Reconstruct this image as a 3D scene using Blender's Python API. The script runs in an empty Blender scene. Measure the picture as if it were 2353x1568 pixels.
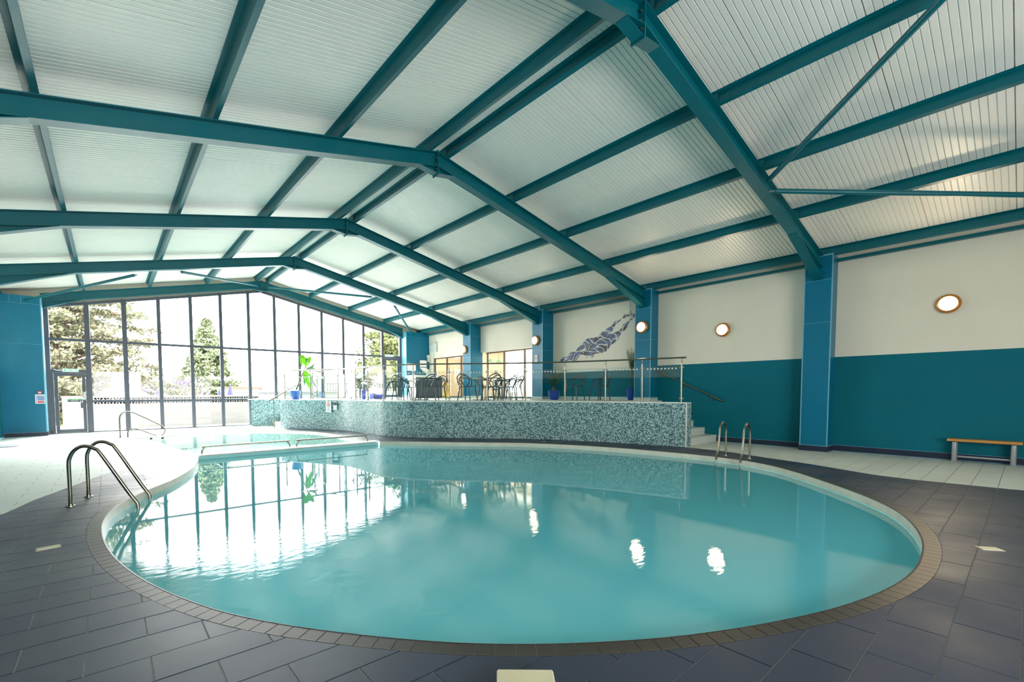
import bpy, bmesh, math, random
import numpy as np
from mathutils import Vector, Matrix
from mathutils.geometry import tessellate_polygon
random.seed(7); rng = np.random.default_rng(7)
sc = bpy.context.scene
COL = sc.collection
R = math.radians

# ------------------------------------------------------------------ camera
cam_d = bpy.data.cameras.new('camera'); cam = bpy.data.objects.new('camera', cam_d); COL.objects.link(cam)
W_, H_ = 2353, 1568
FPX, CX, CY = 1041.19, 1126.35, 952.35
cam_d.sensor_width = 36; cam_d.sensor_fit = 'HORIZONTAL'
cam_d.lens = FPX * 36 / W_
cam_d.shift_x = (W_ / 2 - CX) / W_
cam_d.shift_y = (CY - H_ / 2) / W_
cam_d.clip_start = .05; cam_d.clip_end = 400
yaw, pitch, roll = R(-40.0247), R(-2.8358), R(-.1447)
fwd = Vector((-math.sin(yaw) * math.cos(pitch), math.cos(yaw) * math.cos(pitch), math.sin(pitch)))
rgt = Vector((math.cos(yaw), math.sin(yaw), 0)); upv = rgt.cross(fwd)
r2 = rgt * math.cos(roll) + upv * math.sin(roll); u2 = -rgt * math.sin(roll) + upv * math.cos(roll)
CAM = Vector((-5.0666, 0, 1.4))
cam.matrix_world = Matrix.Translation(CAM) @ Matrix((r2, u2, -fwd)).transposed().to_4x4()
sc.camera = cam
def proj(x, y, z):
    d = Vector((x, y, z)) - CAM; c = d.dot(fwd)
    if c < .05: return None
    return CX + FPX * d.dot(r2) / c, CY - FPX * d.dot(u2) / c

# ------------------------------------------------------------------ world, lights, exposure
sc.view_settings.view_transform = 'Standard'; sc.view_settings.look = 'None'
sc.view_settings.gamma = 1; sc.view_settings.use_curve_mapping = False
sc.view_settings.exposure = 1.05
wd = bpy.data.worlds.new('world'); sc.world = wd; wd.use_nodes = True
bg = wd.node_tree.nodes['Background']
bg.inputs[0].default_value = (1.0, 0.995, 0.98, 1); bg.inputs[1].default_value = 10.0

def area(name, loc, rot, sx, sy, power, col):
    l = bpy.data.lights.new(name, 'AREA'); l.shape = 'RECTANGLE'; l.size = sx; l.size_y = sy
    l.energy = power; l.color = col
    o = bpy.data.objects.new(name, l); COL.objects.link(o); o.location = loc; o.rotation_euler = rot
    return o
# sampling portals in end glazing and added near opening (they emit nothing themselves)
for nm, loc, rot, sx, sy in (('portal_end', (0, 21.35, 2.9), (R(-90), 0, 0), 13.4, 5.6), ('portal_near', (-4.5, -5.72, 2.1), (R(90), 0, 0), 2.9, 1.9)):
    area(nm, loc, rot, sx, sy, 1, (1, 1, 1)).data.cycles.is_portal = True
# hazy sun beyond the end glazing
sl = bpy.data.lights.new('sun', 'SUN'); sl.energy = 15; sl.angle = R(40); sl.color = (1, .97, .92)
so = bpy.data.objects.new('sun', sl); COL.objects.link(so); so.rotation_euler = Vector((-.12, -1, -.8)).to_track_quat('-Z', 'Z').to_euler()
# soft fill light added behind the camera, out of view
area('rear_fill', (-1.5, -5.3, 1.8), Vector((-.1, 1, .30)).to_track_quat('-Z', 'Z').to_euler(), 7.0, 2.8, 310, (1, .985, .95))
cy = sc.cycles
cy.max_bounces = 10; cy.diffuse_bounces = 5; cy.glossy_bounces = 5; cy.transparent_max_bounces = 16
cy.transmission_bounces = 6; cy.sample_clamp_indirect = 6; cy.blur_glossy = 0.6
cy.caustics_refractive = False

# ------------------------------------------------------------------ materials
def s2l(c):
    return tuple((v / 255 / 12.92 if v / 255 <= .04045 else ((v / 255 + .055) / 1.055) ** 2.4) for v in c) + (1,)
MATS = {}
def mat(name, rgb, rough=.5, metal=0, n_amt=.0, n_scale=8, bump=0, b_scale=60, emit=0, spec=.5, coat=0, rvar=0, stretch=None, bdist=.01):
    m = bpy.data.materials.new(name); m.use_nodes = True; nt = m.node_tree; b = nt.nodes['Principled BSDF']
    c = s2l(rgb); b.inputs['Base Color'].default_value = c
    b.inputs['Roughness'].default_value = rough; b.inputs['Metallic'].default_value = metal
    b.inputs['Specular IOR Level'].default_value = spec
    b.inputs['Coat Weight'].default_value = coat; b.inputs['Coat Roughness'].default_value = .12
    tc = nt.nodes.new('ShaderNodeTexCoord'); src = tc.outputs['Object']
    if stretch:
        mp = nt.nodes.new('ShaderNodeMapping'); mp.inputs['Scale'].default_value = stretch
        nt.links.new(src, mp.inputs[0]); src = mp.outputs[0]
    if n_amt or rvar:
        n = nt.nodes.new('ShaderNodeTexNoise'); n.inputs['Scale'].default_value = n_scale; n.inputs['Detail'].default_value = 4
        nt.links.new(src, n.inputs[0])
    if n_amt:
        r = nt.nodes.new('ShaderNodeMapRange'); r.inputs[1].default_value = .3; r.inputs[2].default_value = .7
        r.inputs[3].default_value = 1 - n_amt; r.inputs[4].default_value = 1 + n_amt
        nt.links.new(n.outputs[0], r.inputs[0])
        v = nt.nodes.new('ShaderNodeVectorMath'); v.operation = 'SCALE'; v.inputs[0].default_value = c[:3]
        nt.links.new(r.outputs[0], v.inputs['Scale']); nt.links.new(v.outputs[0], b.inputs['Base Color'])
    if rvar:
        r = nt.nodes.new('ShaderNodeMapRange'); r.inputs[1].default_value = .35; r.inputs[2].default_value = .65
        r.inputs[3].default_value = max(.02, rough - rvar); r.inputs[4].default_value = rough + rvar
        nt.links.new(n.outputs[0], r.inputs[0]); nt.links.new(r.outputs[0], b.inputs['Roughness'])
    if bump:
        n2 = nt.nodes.new('ShaderNodeTexNoise'); n2.inputs['Scale'].default_value = b_scale; n2.inputs['Detail'].default_value = 3
        nt.links.new(src, n2.inputs[0])
        bp = nt.nodes.new('ShaderNodeBump'); bp.inputs['Strength'].default_value = bump; bp.inputs['Distance'].default_value = bdist
        nt.links.new(n2.outputs[0], bp.inputs['Height']); nt.links.new(bp.outputs[0], b.inputs['Normal'])
    if emit:
        b.inputs['Emission Color'].default_value = c; b.inputs['Emission Strength'].default_value = emit
    MATS[name] = m; return m

TEAL = mat('teal_steel_paint', (0, 98, 110), .36, spec=.35, n_amt=.06, n_scale=3, bump=.15, b_scale=90, bdist=.002)
WTEAL = mat('teal_wall_paint', (0, 104, 120), .7, spec=.2, n_amt=.05, n_scale=1.2, bump=.35, b_scale=120, bdist=.004)
BLUE = mat('blue_cladding', (0, 110, 142), .34, spec=.35, n_amt=.04, n_scale=1.5, bump=.1, b_scale=200, bdist=.001)
BTRIM = mat('pale_blue_trim', (110, 170, 195), .35)
WWALL = mat('white_wall_paint', (228, 222, 206), .7, n_amt=.03, n_scale=.9, bump=.25, b_scale=150, bdist=.003)
WHITE = mat('white_plastic', (235, 236, 234), .35)
ROOF = mat('white_roof_sheet', (232, 230, 224), .42, n_amt=.03, n_scale=.5)
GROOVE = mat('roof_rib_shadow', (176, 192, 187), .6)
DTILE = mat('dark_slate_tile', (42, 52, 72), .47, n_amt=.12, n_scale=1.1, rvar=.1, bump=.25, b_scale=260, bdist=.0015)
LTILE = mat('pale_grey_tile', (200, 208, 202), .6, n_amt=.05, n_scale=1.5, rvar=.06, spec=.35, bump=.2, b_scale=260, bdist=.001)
GROUT = mat('pale_grout', (140, 142, 140), .8, n_amt=.1, n_scale=20)
SKIRT = mat('navy_skirting_tile', (34, 44, 66), .3)
CREAM = mat('cream_pool_rim', (214, 210, 196), .35, n_amt=.08, n_scale=6)
BASIN = mat('pale_blue_basin', (150, 214, 218), .5, n_amt=.03, n_scale=3)
BASIN2 = mat('white_basin', (225, 238, 232), .5)
STEEL = mat('brushed_steel', (138, 134, 120), .22, metal=1, n_amt=.05, n_scale=30)
STEELD = mat('dull_steel', (150, 150, 142), .35, metal=1)
NOSE = mat('grey_nosing', (96, 94, 88), .5)
DFRAME = mat('dark_aluminium', (72, 78, 90), .4)
WOOD = mat('bench_wood', (196, 140, 66), .45, n_amt=.2, n_scale=14, stretch=(12, 1, 12))
SILVER = mat('silver_paint', (176, 176, 180), .35, metal=.4)
BLACKM = mat('dark_grey_chair', (58, 64, 70), .4)
POT = mat('cobalt_glaze', (20, 62, 170), .12, coat=.6, n_amt=.15, n_scale=12)
POTL = mat('periwinkle_glaze', (70, 110, 205), .15, coat=.5, n_amt=.1, n_scale=10)
SOIL = mat('potting_soil', (60, 44, 32), .95, n_amt=.4, n_scale=60)
LEAFB = mat('bright_banana_leaf', (150, 225, 40), .45, n_amt=.15, n_scale=6)
LEAFG = mat('grey_green_leaf', (120, 150, 110), .5, n_amt=.15, n_scale=6)
STEMB = mat('pale_trunk', (140, 130, 84), .7, n_amt=.2, n_scale=20)
CYCAD = mat('cycad_frond', (50, 84, 40), .5, n_amt=.3, n_scale=12)
PALMG = mat('palm_frond', (64, 98, 62), .5, n_amt=.3, n_scale=12)
BARK = mat('brown_bark', (92, 74, 60), .9, n_amt=.4, n_scale=30, bump=.8, b_scale=50)
GREYSIGN = mat('grey_sign', (120, 126, 134), .5)
PRINTB = mat('blue_print', (40, 100, 190), .5)
PRINTN = mat('navy_print', (40, 52, 90), .5)
PRINTR = mat('red_print', (200, 40, 46), .5)
PRINTW = mat('white_print', (240, 240, 240), .5)
PRINTG = mat('green_print', (70, 160, 90), .5)
PRINTK = mat('black_print', (40, 42, 46), .5)
EXITG = mat('exit_green_lit', (90, 190, 120), .5, emit=.8)
EXITW = mat('exit_white_lit', (240, 250, 240), .5, emit=.9)
BRONZE = mat('bronze_lamp_rim', (205, 140, 70), .35, metal=.5)
LAMP = mat('lamp_diffuser', (255, 240, 218), .5, emit=3.5)
COUNTER = mat('grey_ash_laminate', (70, 72, 80), .5, n_amt=.35, n_scale=10, stretch=(14, 14, 1))
BEIGE = mat('cafe_wall', (222, 202, 178), .8)
YELLOW = mat('yellow_plastic', (250, 205, 20), .4)
CRATE = mat('blue_crate', (70, 90, 215), .5)
LAMPG = mat('green_glass_shade', (60, 140, 90), .4)
CURT = mat('pale_curtain', (240, 232, 234), .8)
PATIO = mat('pale_paving', (112, 110, 107), .9, n_amt=.1, n_scale=2)
EXW = mat('white_masonry', (158, 156, 153), .9, n_amt=.03, n_scale=3)
EXW2 = mat('darkened_white_timber', (92, 92, 92), .9)  # white timber darkened so it shows against the bright sky
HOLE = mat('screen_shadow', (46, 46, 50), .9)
PARA = mat('lilac_parasol', (72, 72, 96), .8)
PARAD = mat('blue_parasol', (52, 52, 88), .8)
ROOFY = mat('playhouse_roof', (84, 78, 62), .9)
SHADE = mat('dark_window', (90, 86, 86), .5)
HAIR = mat('grey_hair', (150, 140, 145), .8)
SKIN = mat('skin', (214, 165, 140), .6)
CLOTH = mat('pale_blouse', (225, 220, 225), .8)
TROUS = mat('dark_trousers', (60, 60, 72), .8)
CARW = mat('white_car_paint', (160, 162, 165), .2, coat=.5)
TYRE = mat('rubber', (40, 40, 42), .8)
LIDC = mat('cream_plastic_lid', (206, 200, 168), .4, n_amt=.1, n_scale=3, rvar=.08)
MAT_G = mat('grey_mat', (120, 128, 138), .7)
def leafmat(n, rgb, amt=.35):
    return mat(n, rgb, .8, n_amt=amt, n_scale=1.6)
F1M = leafmat('cedar_foliage', (100, 100, 76)); F2M = leafmat('conifer_foliage', (98, 108, 78)); F3M = leafmat('shrub_foliage', (78, 82, 42))
F4M = leafmat('buddleia_foliage', (92, 96, 76)); F5M = mat('buddleia_bloom', (84, 70, 106), .8); F6M = leafmat('autumn_bush', (86, 76, 58)); F7M = leafmat('tree_foliage', (74, 82, 38))

# mural: blue to grey across each piece
MURAL = mat('mural_blue_grey', (70, 82, 112), .5)
nt = MURAL.node_tree; b = nt.nodes['Principled BSDF']
n = nt.nodes.new('ShaderNodeTexNoise'); n.inputs['Scale'].default_value = 3.2; n.inputs['Detail'].default_value = 1
tc = nt.nodes.new('ShaderNodeTexCoord'); cr = nt.nodes.new('ShaderNodeValToRGB')
cr.color_ramp.elements[0].position = .38; cr.color_ramp.elements[0].color = s2l((66, 66, 74))
cr.color_ramp.elements[1].position = .62; cr.color_ramp.elements[1].color = s2l((94, 110, 148))
nt.links.new(tc.outputs['Object'], n.inputs[0]); nt.links.new(n.outputs[0], cr.inputs[0]); nt.links.new(cr.outputs[0], b.inputs['Base Color'])

# mosaic of 25 mm glass tesserae, in metres of the surface's own UV
def mosaic():
    m = bpy.data.materials.new('glass_mosaic'); m.use_nodes = True; nt = m.node_tree; b = nt.nodes['Principled BSDF']; N = nt.nodes.new; L = nt.links.new
    uv = N('ShaderNodeUVMap'); sc_ = N('ShaderNodeVectorMath'); sc_.operation = 'SCALE'; sc_.inputs['Scale'].default_value = 1 / .026
    L(uv.outputs[0], sc_.inputs[0])
    fl = N('ShaderNodeVectorMath'); fl.operation = 'FLOOR'; L(sc_.outputs[0], fl.inputs[0])
    fr = N('ShaderNodeVectorMath'); fr.operation = 'FRACTION'; L(sc_.outputs[0], fr.inputs[0])
    wn = N('ShaderNodeTexWhiteNoise'); wn.noise_dimensions = '2D'; L(fl.outputs[0], wn.inputs['Vector'])
    cr = N('ShaderNodeValToRGB'); cr.color_ramp.interpolation = 'CONSTANT'; e = cr.color_ramp.elements
    e[0].position = 0; e[0].color = s2l((50, 82, 90)); e[1].position = .3; e[1].color = s2l((104, 148, 154))
    for p, c in ((.5, (156, 196, 198)), (.75, (176, 210, 211)), (.93, (222, 240, 238))):
        q = e.new(p); q.color = s2l(c)
    L(wn.outputs['Value'], cr.inputs[0])
    sp = N('ShaderNodeSeparateXYZ'); L(fr.outputs[0], sp.inputs[0])
    def band(o):
        a = N('ShaderNodeMath'); a.operation = 'SUBTRACT'; a.inputs[1].default_value = .5; L(o, a.inputs[0])
        c = N('ShaderNodeMath'); c.operation = 'ABSOLUTE'; L(a.outputs[0], c.inputs[0]); return c
    mx = N('ShaderNodeMath'); mx.operation = 'MAXIMUM'; L(band(sp.outputs[0]).outputs[0], mx.inputs[0]); L(band(sp.outputs[1]).outputs[0], mx.inputs[1])
    gt = N('ShaderNodeMath'); gt.operation = 'GREATER_THAN'; gt.inputs[1].default_value = .43; L(mx.outputs[0], gt.inputs[0])
    mi = N('ShaderNodeMix'); mi.data_type = 'RGBA'; L(gt.outputs[0], mi.inputs[0]); L(cr.outputs[0], mi.inputs[6]); mi.inputs[7].default_value = s2l((120, 140, 142))
    L(mi.outputs[2], b.inputs['Base Color'])
    ro = N('ShaderNodeMapRange'); ro.inputs[3].default_value = .26; b.inputs['Specular IOR Level'].default_value = .9; ro.inputs[4].default_value = .7; L(gt.outputs[0], ro.inputs[0]); L(ro.outputs[0], b.inputs['Roughness'])
    inv = N('ShaderNodeMath'); inv.operation = 'SUBTRACT'; inv.inputs[0].default_value = 1; L(gt.outputs[0], inv.inputs[1])
    bu = N('ShaderNodeBump'); bu.inputs['Strength'].default_value = .3; bu.inputs['Distance'].default_value = .001; L(inv.outputs[0], bu.inputs['Height']); L(bu.outputs[0], b.inputs['Normal'])
    return m
MOSAIC = mosaic()

# perforated grating of the overflow channel, pattern in the tile's own UV (metres)
def grating():
    m = bpy.data.materials.new('perforated_grating'); m.use_nodes = True; nt = m.node_tree; b = nt.nodes['Principled BSDF']; N = nt.nodes.new; L = nt.links.new
    uv = N('ShaderNodeUVMap'); br = N('ShaderNodeTexBrick'); br.inputs['Scale'].default_value = 1
    br.inputs['Brick Width'].default_value = .021; br.inputs['Row Height'].default_value = .012; br.inputs['Mortar Size'].default_value = .0034
    br.inputs['Color1'].default_value = br.inputs['Color2'].default_value = s2l((16, 15, 14)); br.inputs['Mortar'].default_value = s2l((62, 58, 53))
    L(uv.outputs[0], br.inputs[0]); sp = N('ShaderNodeSeparateXYZ'); L(uv.outputs[0], sp.inputs[0])
    # plain margin along the outer edge
    g = N('ShaderNodeMath'); g.operation = 'GREATER_THAN'; g.inputs[1].default_value = .104; L(sp.outputs[1], g.inputs[0])
    mi = N('ShaderNodeMix'); mi.data_type = 'RGBA'; L(g.outputs[0], mi.inputs[0]); L(br.outputs['Color'], mi.inputs[6]); mi.inputs[7].default_value = s2l((60, 57, 53))
    L(mi.outputs[2], b.inputs['Base Color']); b.inputs['Roughness'].default_value = .42
    return m
GRATE = grating()

def schlick(nt, f0):
    """two-sided Fresnel: f0 + (1 - f0) (1 - |cos|)^5"""
    N = nt.nodes.new; L = nt.links.new; lw = N('ShaderNodeLayerWeight'); lw.inputs[0].default_value = .5
    p = N('ShaderNodeMath'); p.operation = 'POWER'; p.inputs[1].default_value = 5; L(lw.outputs['Facing'], p.inputs[0])
    m = N('ShaderNodeMath'); m.operation = 'MULTIPLY_ADD'; m.inputs[1].default_value = 1 - f0; m.inputs[2].default_value = f0; L(p.outputs[0], m.inputs[0])
    return m, lw
def glass(name, tint=(.97, .99, .985), refl=1.0, ior=1.5):
    m = bpy.data.materials.new(name); m.use_nodes = True; nt = m.node_tree; nt.nodes.clear(); N = nt.nodes.new; L = nt.links.new
    o = N('ShaderNodeOutputMaterial'); t = N('ShaderNodeBsdfTransparent'); t.inputs[0].default_value = (*tint, 1)
    g = N('ShaderNodeBsdfGlossy'); g.inputs['Roughness'].default_value = .02
    f = schlick(nt, ((ior - 1) / (ior + 1)) ** 2)[0]
    k = N('ShaderNodeMath'); k.operation = 'MULTIPLY'; k.inputs[1].default_value = refl; L(f.outputs[0], k.inputs[0])
    x = N('ShaderNodeMixShader'); L(k.outputs[0], x.inputs[0]); L(t.outputs[0], x.inputs[1]); L(g.outputs[0], x.inputs[2]); L(x.outputs[0], o.inputs[0])
    return m
GLASS = glass('window_glass'); GLASSB = glass('balustrade_glass', (.90, .955, .945), 1.3)

def water(name, tint, dif, scat, ripple=1.0):
    m = bpy.data.materials.new(name); m.use_nodes = True; nt = m.node_tree; nt.nodes.clear(); N = nt.nodes.new; L = nt.links.new
    o = N('ShaderNodeOutputMaterial'); t = N('ShaderNodeBsdfTransparent'); t.inputs[0].default_value = (*tint, 1)
    d = N('ShaderNodeBsdfDiffuse'); d.inputs[0].default_value = s2l(dif)
    a = N('ShaderNodeMixShader'); a.inputs[0].default_value = scat; L(t.outputs[0], a.inputs[1]); L(d.outputs[0], a.inputs[2])
    g = N('ShaderNodeBsdfGlossy'); g.inputs['Roughness'].default_value = .015
    f, lw = schlick(nt, .09)
    tc = N('ShaderNodeTexCoord'); mp = N('ShaderNodeMapping'); mp.inputs['Rotation'].default_value = (0, 0, R(40)); mp.inputs['Scale'].default_value = (1, 2.4, 1); L(tc.outputs['Object'], mp.inputs[0])
    n1 = N('ShaderNodeTexNoise'); n1.inputs['Scale'].default_value = 7.5; n1.inputs['Detail'].default_value = 5; n1.inputs['Roughness'].default_value = .62; n1.inputs['Distortion'].default_value = .6; L(mp.outputs[0], n1.inputs[0])
    # livelier water towards the left-hand inlet, calm towards the wall
    sp = N('ShaderNodeSeparateXYZ'); L(tc.outputs['Object'], sp.inputs[0])
    mr = N('ShaderNodeMapRange'); mr.interpolation_type = 'SMOOTHSTEP'; mr.inputs[1].default_value = 1.5; mr.inputs[2].default_value = -3.5; L(sp.outputs[0], mr.inputs[0])
    my = N('ShaderNodeMapRange'); my.interpolation_type = 'SMOOTHSTEP'; my.inputs[1].default_value = 6.4; my.inputs[2].default_value = 3.4; L(sp.outputs[1], my.inputs[0])
    mm = N('ShaderNodeMath'); mm.operation = 'MULTIPLY'; L(mr.outputs[0], mm.inputs[0]); L(my.outputs[0], mm.inputs[1])
    ms = N('ShaderNodeMath'); ms.operation = 'MULTIPLY_ADD'; ms.inputs[1].default_value = .030 * ripple; ms.inputs[2].default_value = .0008 * ripple; L(mm.outputs[0], ms.inputs[0])
    bu = N('ShaderNodeBump'); bu.inputs['Distance'].default_value = .06; L(ms.outputs[0], bu.inputs['Strength']); L(n1.outputs[0], bu.inputs['Height'])
    L(bu.outputs[0], g.inputs['Normal']); L(bu.outputs[0], lw.inputs['Normal'])
    x = N('ShaderNodeMixShader'); L(f.outputs[0], x.inputs[0]); L(a.outputs[0], x.inputs[1]); L(g.outputs[0], x.inputs[2]); L(x.outputs[0], o.inputs[0])
    return m
WATER = water('pool_water', (.38, .82, .89), (122, 220, 232), .6)
WATER2 = water('paddling_water', (.72, .93, .90), (175, 222, 212), .4, .35)

# ------------------------------------------------------------------ mesh helpers
class MB:
    def __init__(s): s.v = []; s.f = []; s.mi = []; s.uv = []
    def face(s, idx, mi=0, uv=None): s.f.append(tuple(idx)); s.mi.append(mi); s.uv.append(uv)
    def poly(s, pts, mi=0, uv=None):
        b = len(s.v); s.v += [tuple(p) for p in pts]; s.face(range(b, b + len(pts)), mi, uv)
    def box(s, x0, y0, z0, x1, y1, z1, mi=0):
        x0, x1 = sorted((x0, x1)); y0, y1 = sorted((y0, y1)); z0, z1 = sorted((z0, z1))
        b = len(s.v); s.v += [(x, y, z) for z in (z0, z1) for y in (y0, y1) for x in (x0, x1)]
        for q in ((0, 2, 3, 1), (4, 5, 7, 6), (0, 1, 5, 4), (2, 6, 7, 3), (0, 4, 6, 2), (1, 3, 7, 5)): s.face([b + i for i in q], mi)
        return s
    def obox(s, p, q, w, t, up=(0, 0, 1), mi=0):
        """bar from p to q, w wide sideways, t thick along up (p,q on the centre line)"""
        p, q = Vector(p), Vector(q); d = (q - p).normalized(); u = Vector(up); sd = d.cross(u).normalized(); u = sd.cross(d).normalized()
        b = len(s.v)
        for e in (p, q):
            for a, c in ((-1, -1), (1, -1), (1, 1), (-1, 1)): s.v.append(tuple(e + sd * a * w / 2 + u * c * t / 2))
        for f in ((0, 1, 2, 3), (7, 6, 5, 4), (0, 4, 5, 1), (1, 5, 6, 2), (2, 6, 7, 3), (3, 7, 4, 0)): s.face([b + i for i in f], mi)
        return s
    def prism(s, poly, a0, a1, axis=2, mi=0, uvside=False):
        """extrude a 2-D polygon along an axis; axis 2: (x,y); 1: (x,z); 0: (y,z)"""
        def P(p, a): return (p[0], p[1], a) if axis == 2 else ((p[0], a, p[1]) if axis == 1 else (a, p[0], p[1]))
        n = len(poly); b = len(s.v); s.v += [P(p, a0) for p in poly] + [P(p, a1) for p in poly]
        tris = tessellate_polygon([[Vector((p[0], p[1], 0)) for p in poly]])
        for t in tris: s.face([b + i for i in t], mi); s.face([b + n + i for i in reversed(t)], mi)
        L = 0
        for i in range(n):
            j = (i + 1) % n; l = math.dist(poly[i], poly[j])
            s.face((b + i, b + j, b + n + j, b + n + i), mi, ((L, a0), (L + l, a0), (L + l, a1), (L, a1)) if uvside else None); L += l
        return s
    def tube(s, pts, r, seg=10, closed=False, mi=0, caps=True):
        pts = [Vector(p) for p in pts]; n = len(pts); b = len(s.v)
        rr = r if isinstance(r, (list, tuple)) else [r] * n
        up = None
        for i, p in enumerate(pts):
            if closed: d = pts[(i + 1) % n] - pts[i - 1]
            else: d = pts[min(i + 1, n - 1)] - pts[max(i - 1, 0)]
            d = d.normalized() if d.length > 1e-9 else Vector((0, 0, 1))
            if up is None: up = d.orthogonal().normalized()
            up = (up - d * up.dot(d)); up = up.normalized() if up.length > 1e-6 else d.orthogonal().normalized()
            sd = d.cross(up)
            for k in range(seg):
                a = 2 * math.pi * k / seg; s.v.append(tuple(p + (up * math.cos(a) + sd * math.sin(a)) * rr[i]))
        m = n if closed else n - 1
        for i in range(m):
            j = (i + 1) % n
            for k in range(seg):
                l = (k + 1) % seg; s.face((b + i * seg + k, b + i * seg + l, b + j * seg + l, b + j * seg + k), mi)
        if caps and not closed:
            s.face([b + k for k in reversed(range(seg))], mi); s.face([b + (n - 1) * seg + k for k in range(seg)], mi)
        return s
    def lathe(s, prof, c=(0, 0, 0), seg=24, axis=2, mi=0, mis=None):
        b = len(s.v); n = len(prof)
        for r, h in prof:
            for k in range(seg):
                a = 2 * math.pi * k / seg; x, y = r * math.cos(a), r * math.sin(a)
                p = (x, y, h) if axis == 2 else ((h, x, y) if axis == 0 else (x, h, y))
                s.v.append((c[0] + p[0], c[1] + p[1], c[2] + p[2]))
        for i in range(n - 1):
            for k in range(seg):
                l = (k + 1) % seg; s.face((b + i * seg + k, b + i * seg + l, b + (i + 1) * seg + l, b + (i + 1) * seg + k), mis[i] if mis else mi)
        if prof[0][0] > 1e-6: s.face([b + k for k in reversed(range(seg))], mi)
        if prof[-1][0] > 1e-6: s.face([b + (n - 1) * seg + k for k in range(seg)], mi)
        return s
    def mesh(s, name, mats, smooth=False):
        me = bpy.data.meshes.new(name); me.from_pydata(s.v, [], s.f)
        for m in (mats if isinstance(mats, (list, tuple)) else [mats]): me.materials.append(m)
        if any(s.mi): me.polygons.foreach_set('material_index', s.mi)
        if any(u is not None for u in s.uv):
            l = me.uv_layers.new(name='UVMap'); k = 0
            for f, u in zip(s.f, s.uv):
                for i in range(len(f)):
                    if u is not None: l.data[k].uv = u[i]
                    k += 1
        bm = bmesh.new(); bm.from_mesh(me); bmesh.ops.recalc_face_normals(bm, faces=bm.faces); bm.to_mesh(me); bm.free()
        if smooth:
            me.polygons.foreach_set('use_smooth', [True] * len(me.polygons))
            me.set_sharp_from_angle(angle=R(40))
        return me
    def build(s, name, mats, parent=None, smooth=False):
        o = bpy.data.objects.new(name, s.mesh(name, mats, smooth)); COL.objects.link(o); o.parent = parent
        return o
def tag(o, label=None, cat=None, group=None, kind=None):
    if label: o['label'] = label
    if cat: o['category'] = cat
    if group: o['group'] = group
    if kind: o['kind'] = kind
    return o
def thing(name, label, cat, loc=(0, 0, 0), rz=0, group=None, kind=None):
    o = bpy.data.objects.new(name, None); COL.objects.link(o); o.location = loc; o.rotation_euler = (0, 0, rz)
    return tag(o, label, cat, group, kind)
def struct(name, kids=False, label=None):
    o = bpy.data.objects.new(name, None); COL.objects.link(o); tag(o, label, None, None, 'structure'); return o
def copy_tree(o, parent=None):
    kids = [c for c in bpy.data.objects if c.parent == o]
    c = o.copy(); COL.objects.link(c); c.parent = parent
    for k in kids: copy_tree(k, c)
    return c
def bx(name, m, parent, *a): return MB().box(*a).build(name, m, parent)
def cr_spline(P, n=8, closed=False):
    out = []; N = len(P)
    rngi = range(N) if closed else range(N - 1)
    for i in rngi:
        g = (lambda k: P[k % N]) if closed else (lambda k: P[min(max(k, 0), N - 1)])
        p0, p1, p2, p3 = [np.array(g(i + k), float) for k in (-1, 0, 1, 2)]
        for t in np.arange(n) / n:
            out.append(tuple(.5 * (2 * p1 + (p2 - p0) * t + (2 * p0 - 5 * p1 + 4 * p2 - p3) * t * t + (3 * p1 - p0 - 3 * p2 + p3) * t ** 3)))
    if not closed: out.append(tuple(map(float, P[-1])))
    return out
def arc_len(P): 
    P = np.array(P); d = np.hypot(*(P[1:] - P[:-1]).T); return np.concatenate([[0], np.cumsum(d)])
def at_len(P, S, s):
    i = min(max(int(np.searchsorted(S, s)) - 1, 0), len(P) - 2); t = (s - S[i]) / max(S[i + 1] - S[i], 1e-9)
    p = np.array(P[i]) * (1 - t) + np.array(P[i + 1]) * t; d = np.array(P[i + 1]) - np.array(P[i]); return p, d / np.hypot(*d)
def offset(P, d, closed=False):
    """offset to the left of travel by d"""
    P = np.array(P); 
    if closed: T = np.roll(P, -1, 0) - np.roll(P, 1, 0)
    else: T = np.gradient(P, axis=0)
    T /= np.hypot(T[:, 0], T[:, 1])[:, None]
    return [tuple(p) for p in P + np.stack([-T[:, 1], T[:, 0]], 1) * d]
def sdf(pts, poly):
    """signed distance, negative inside"""
    A = np.array(poly); B = np.roll(A, -1, 0); P = np.array(pts)[:, None, :]
    e = B - A; w = P - A[None]; t = np.clip((w * e).sum(2) / np.maximum((e * e).sum(1), 1e-12), 0, 1)
    d = np.sqrt((((w - e[None] * t[..., None])) ** 2).sum(2)).min(1)
    c = (A[:, 1][None] <= P[:, :, 1]) != (B[:, 1][None] <= P[:, :, 1])
    with np.errstate(divide='ignore', invalid='ignore'):
        xi = A[:, 0] + (P[:, :, 1] - A[:, 1]) * e[:, 0] / np.where(e[:, 1] == 0, 1e-12, e[:, 1])
    ins = ((c & (P[:, :, 0] < xi)).sum(1) % 2) == 1
    return np.where(ins, -d, d)

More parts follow.
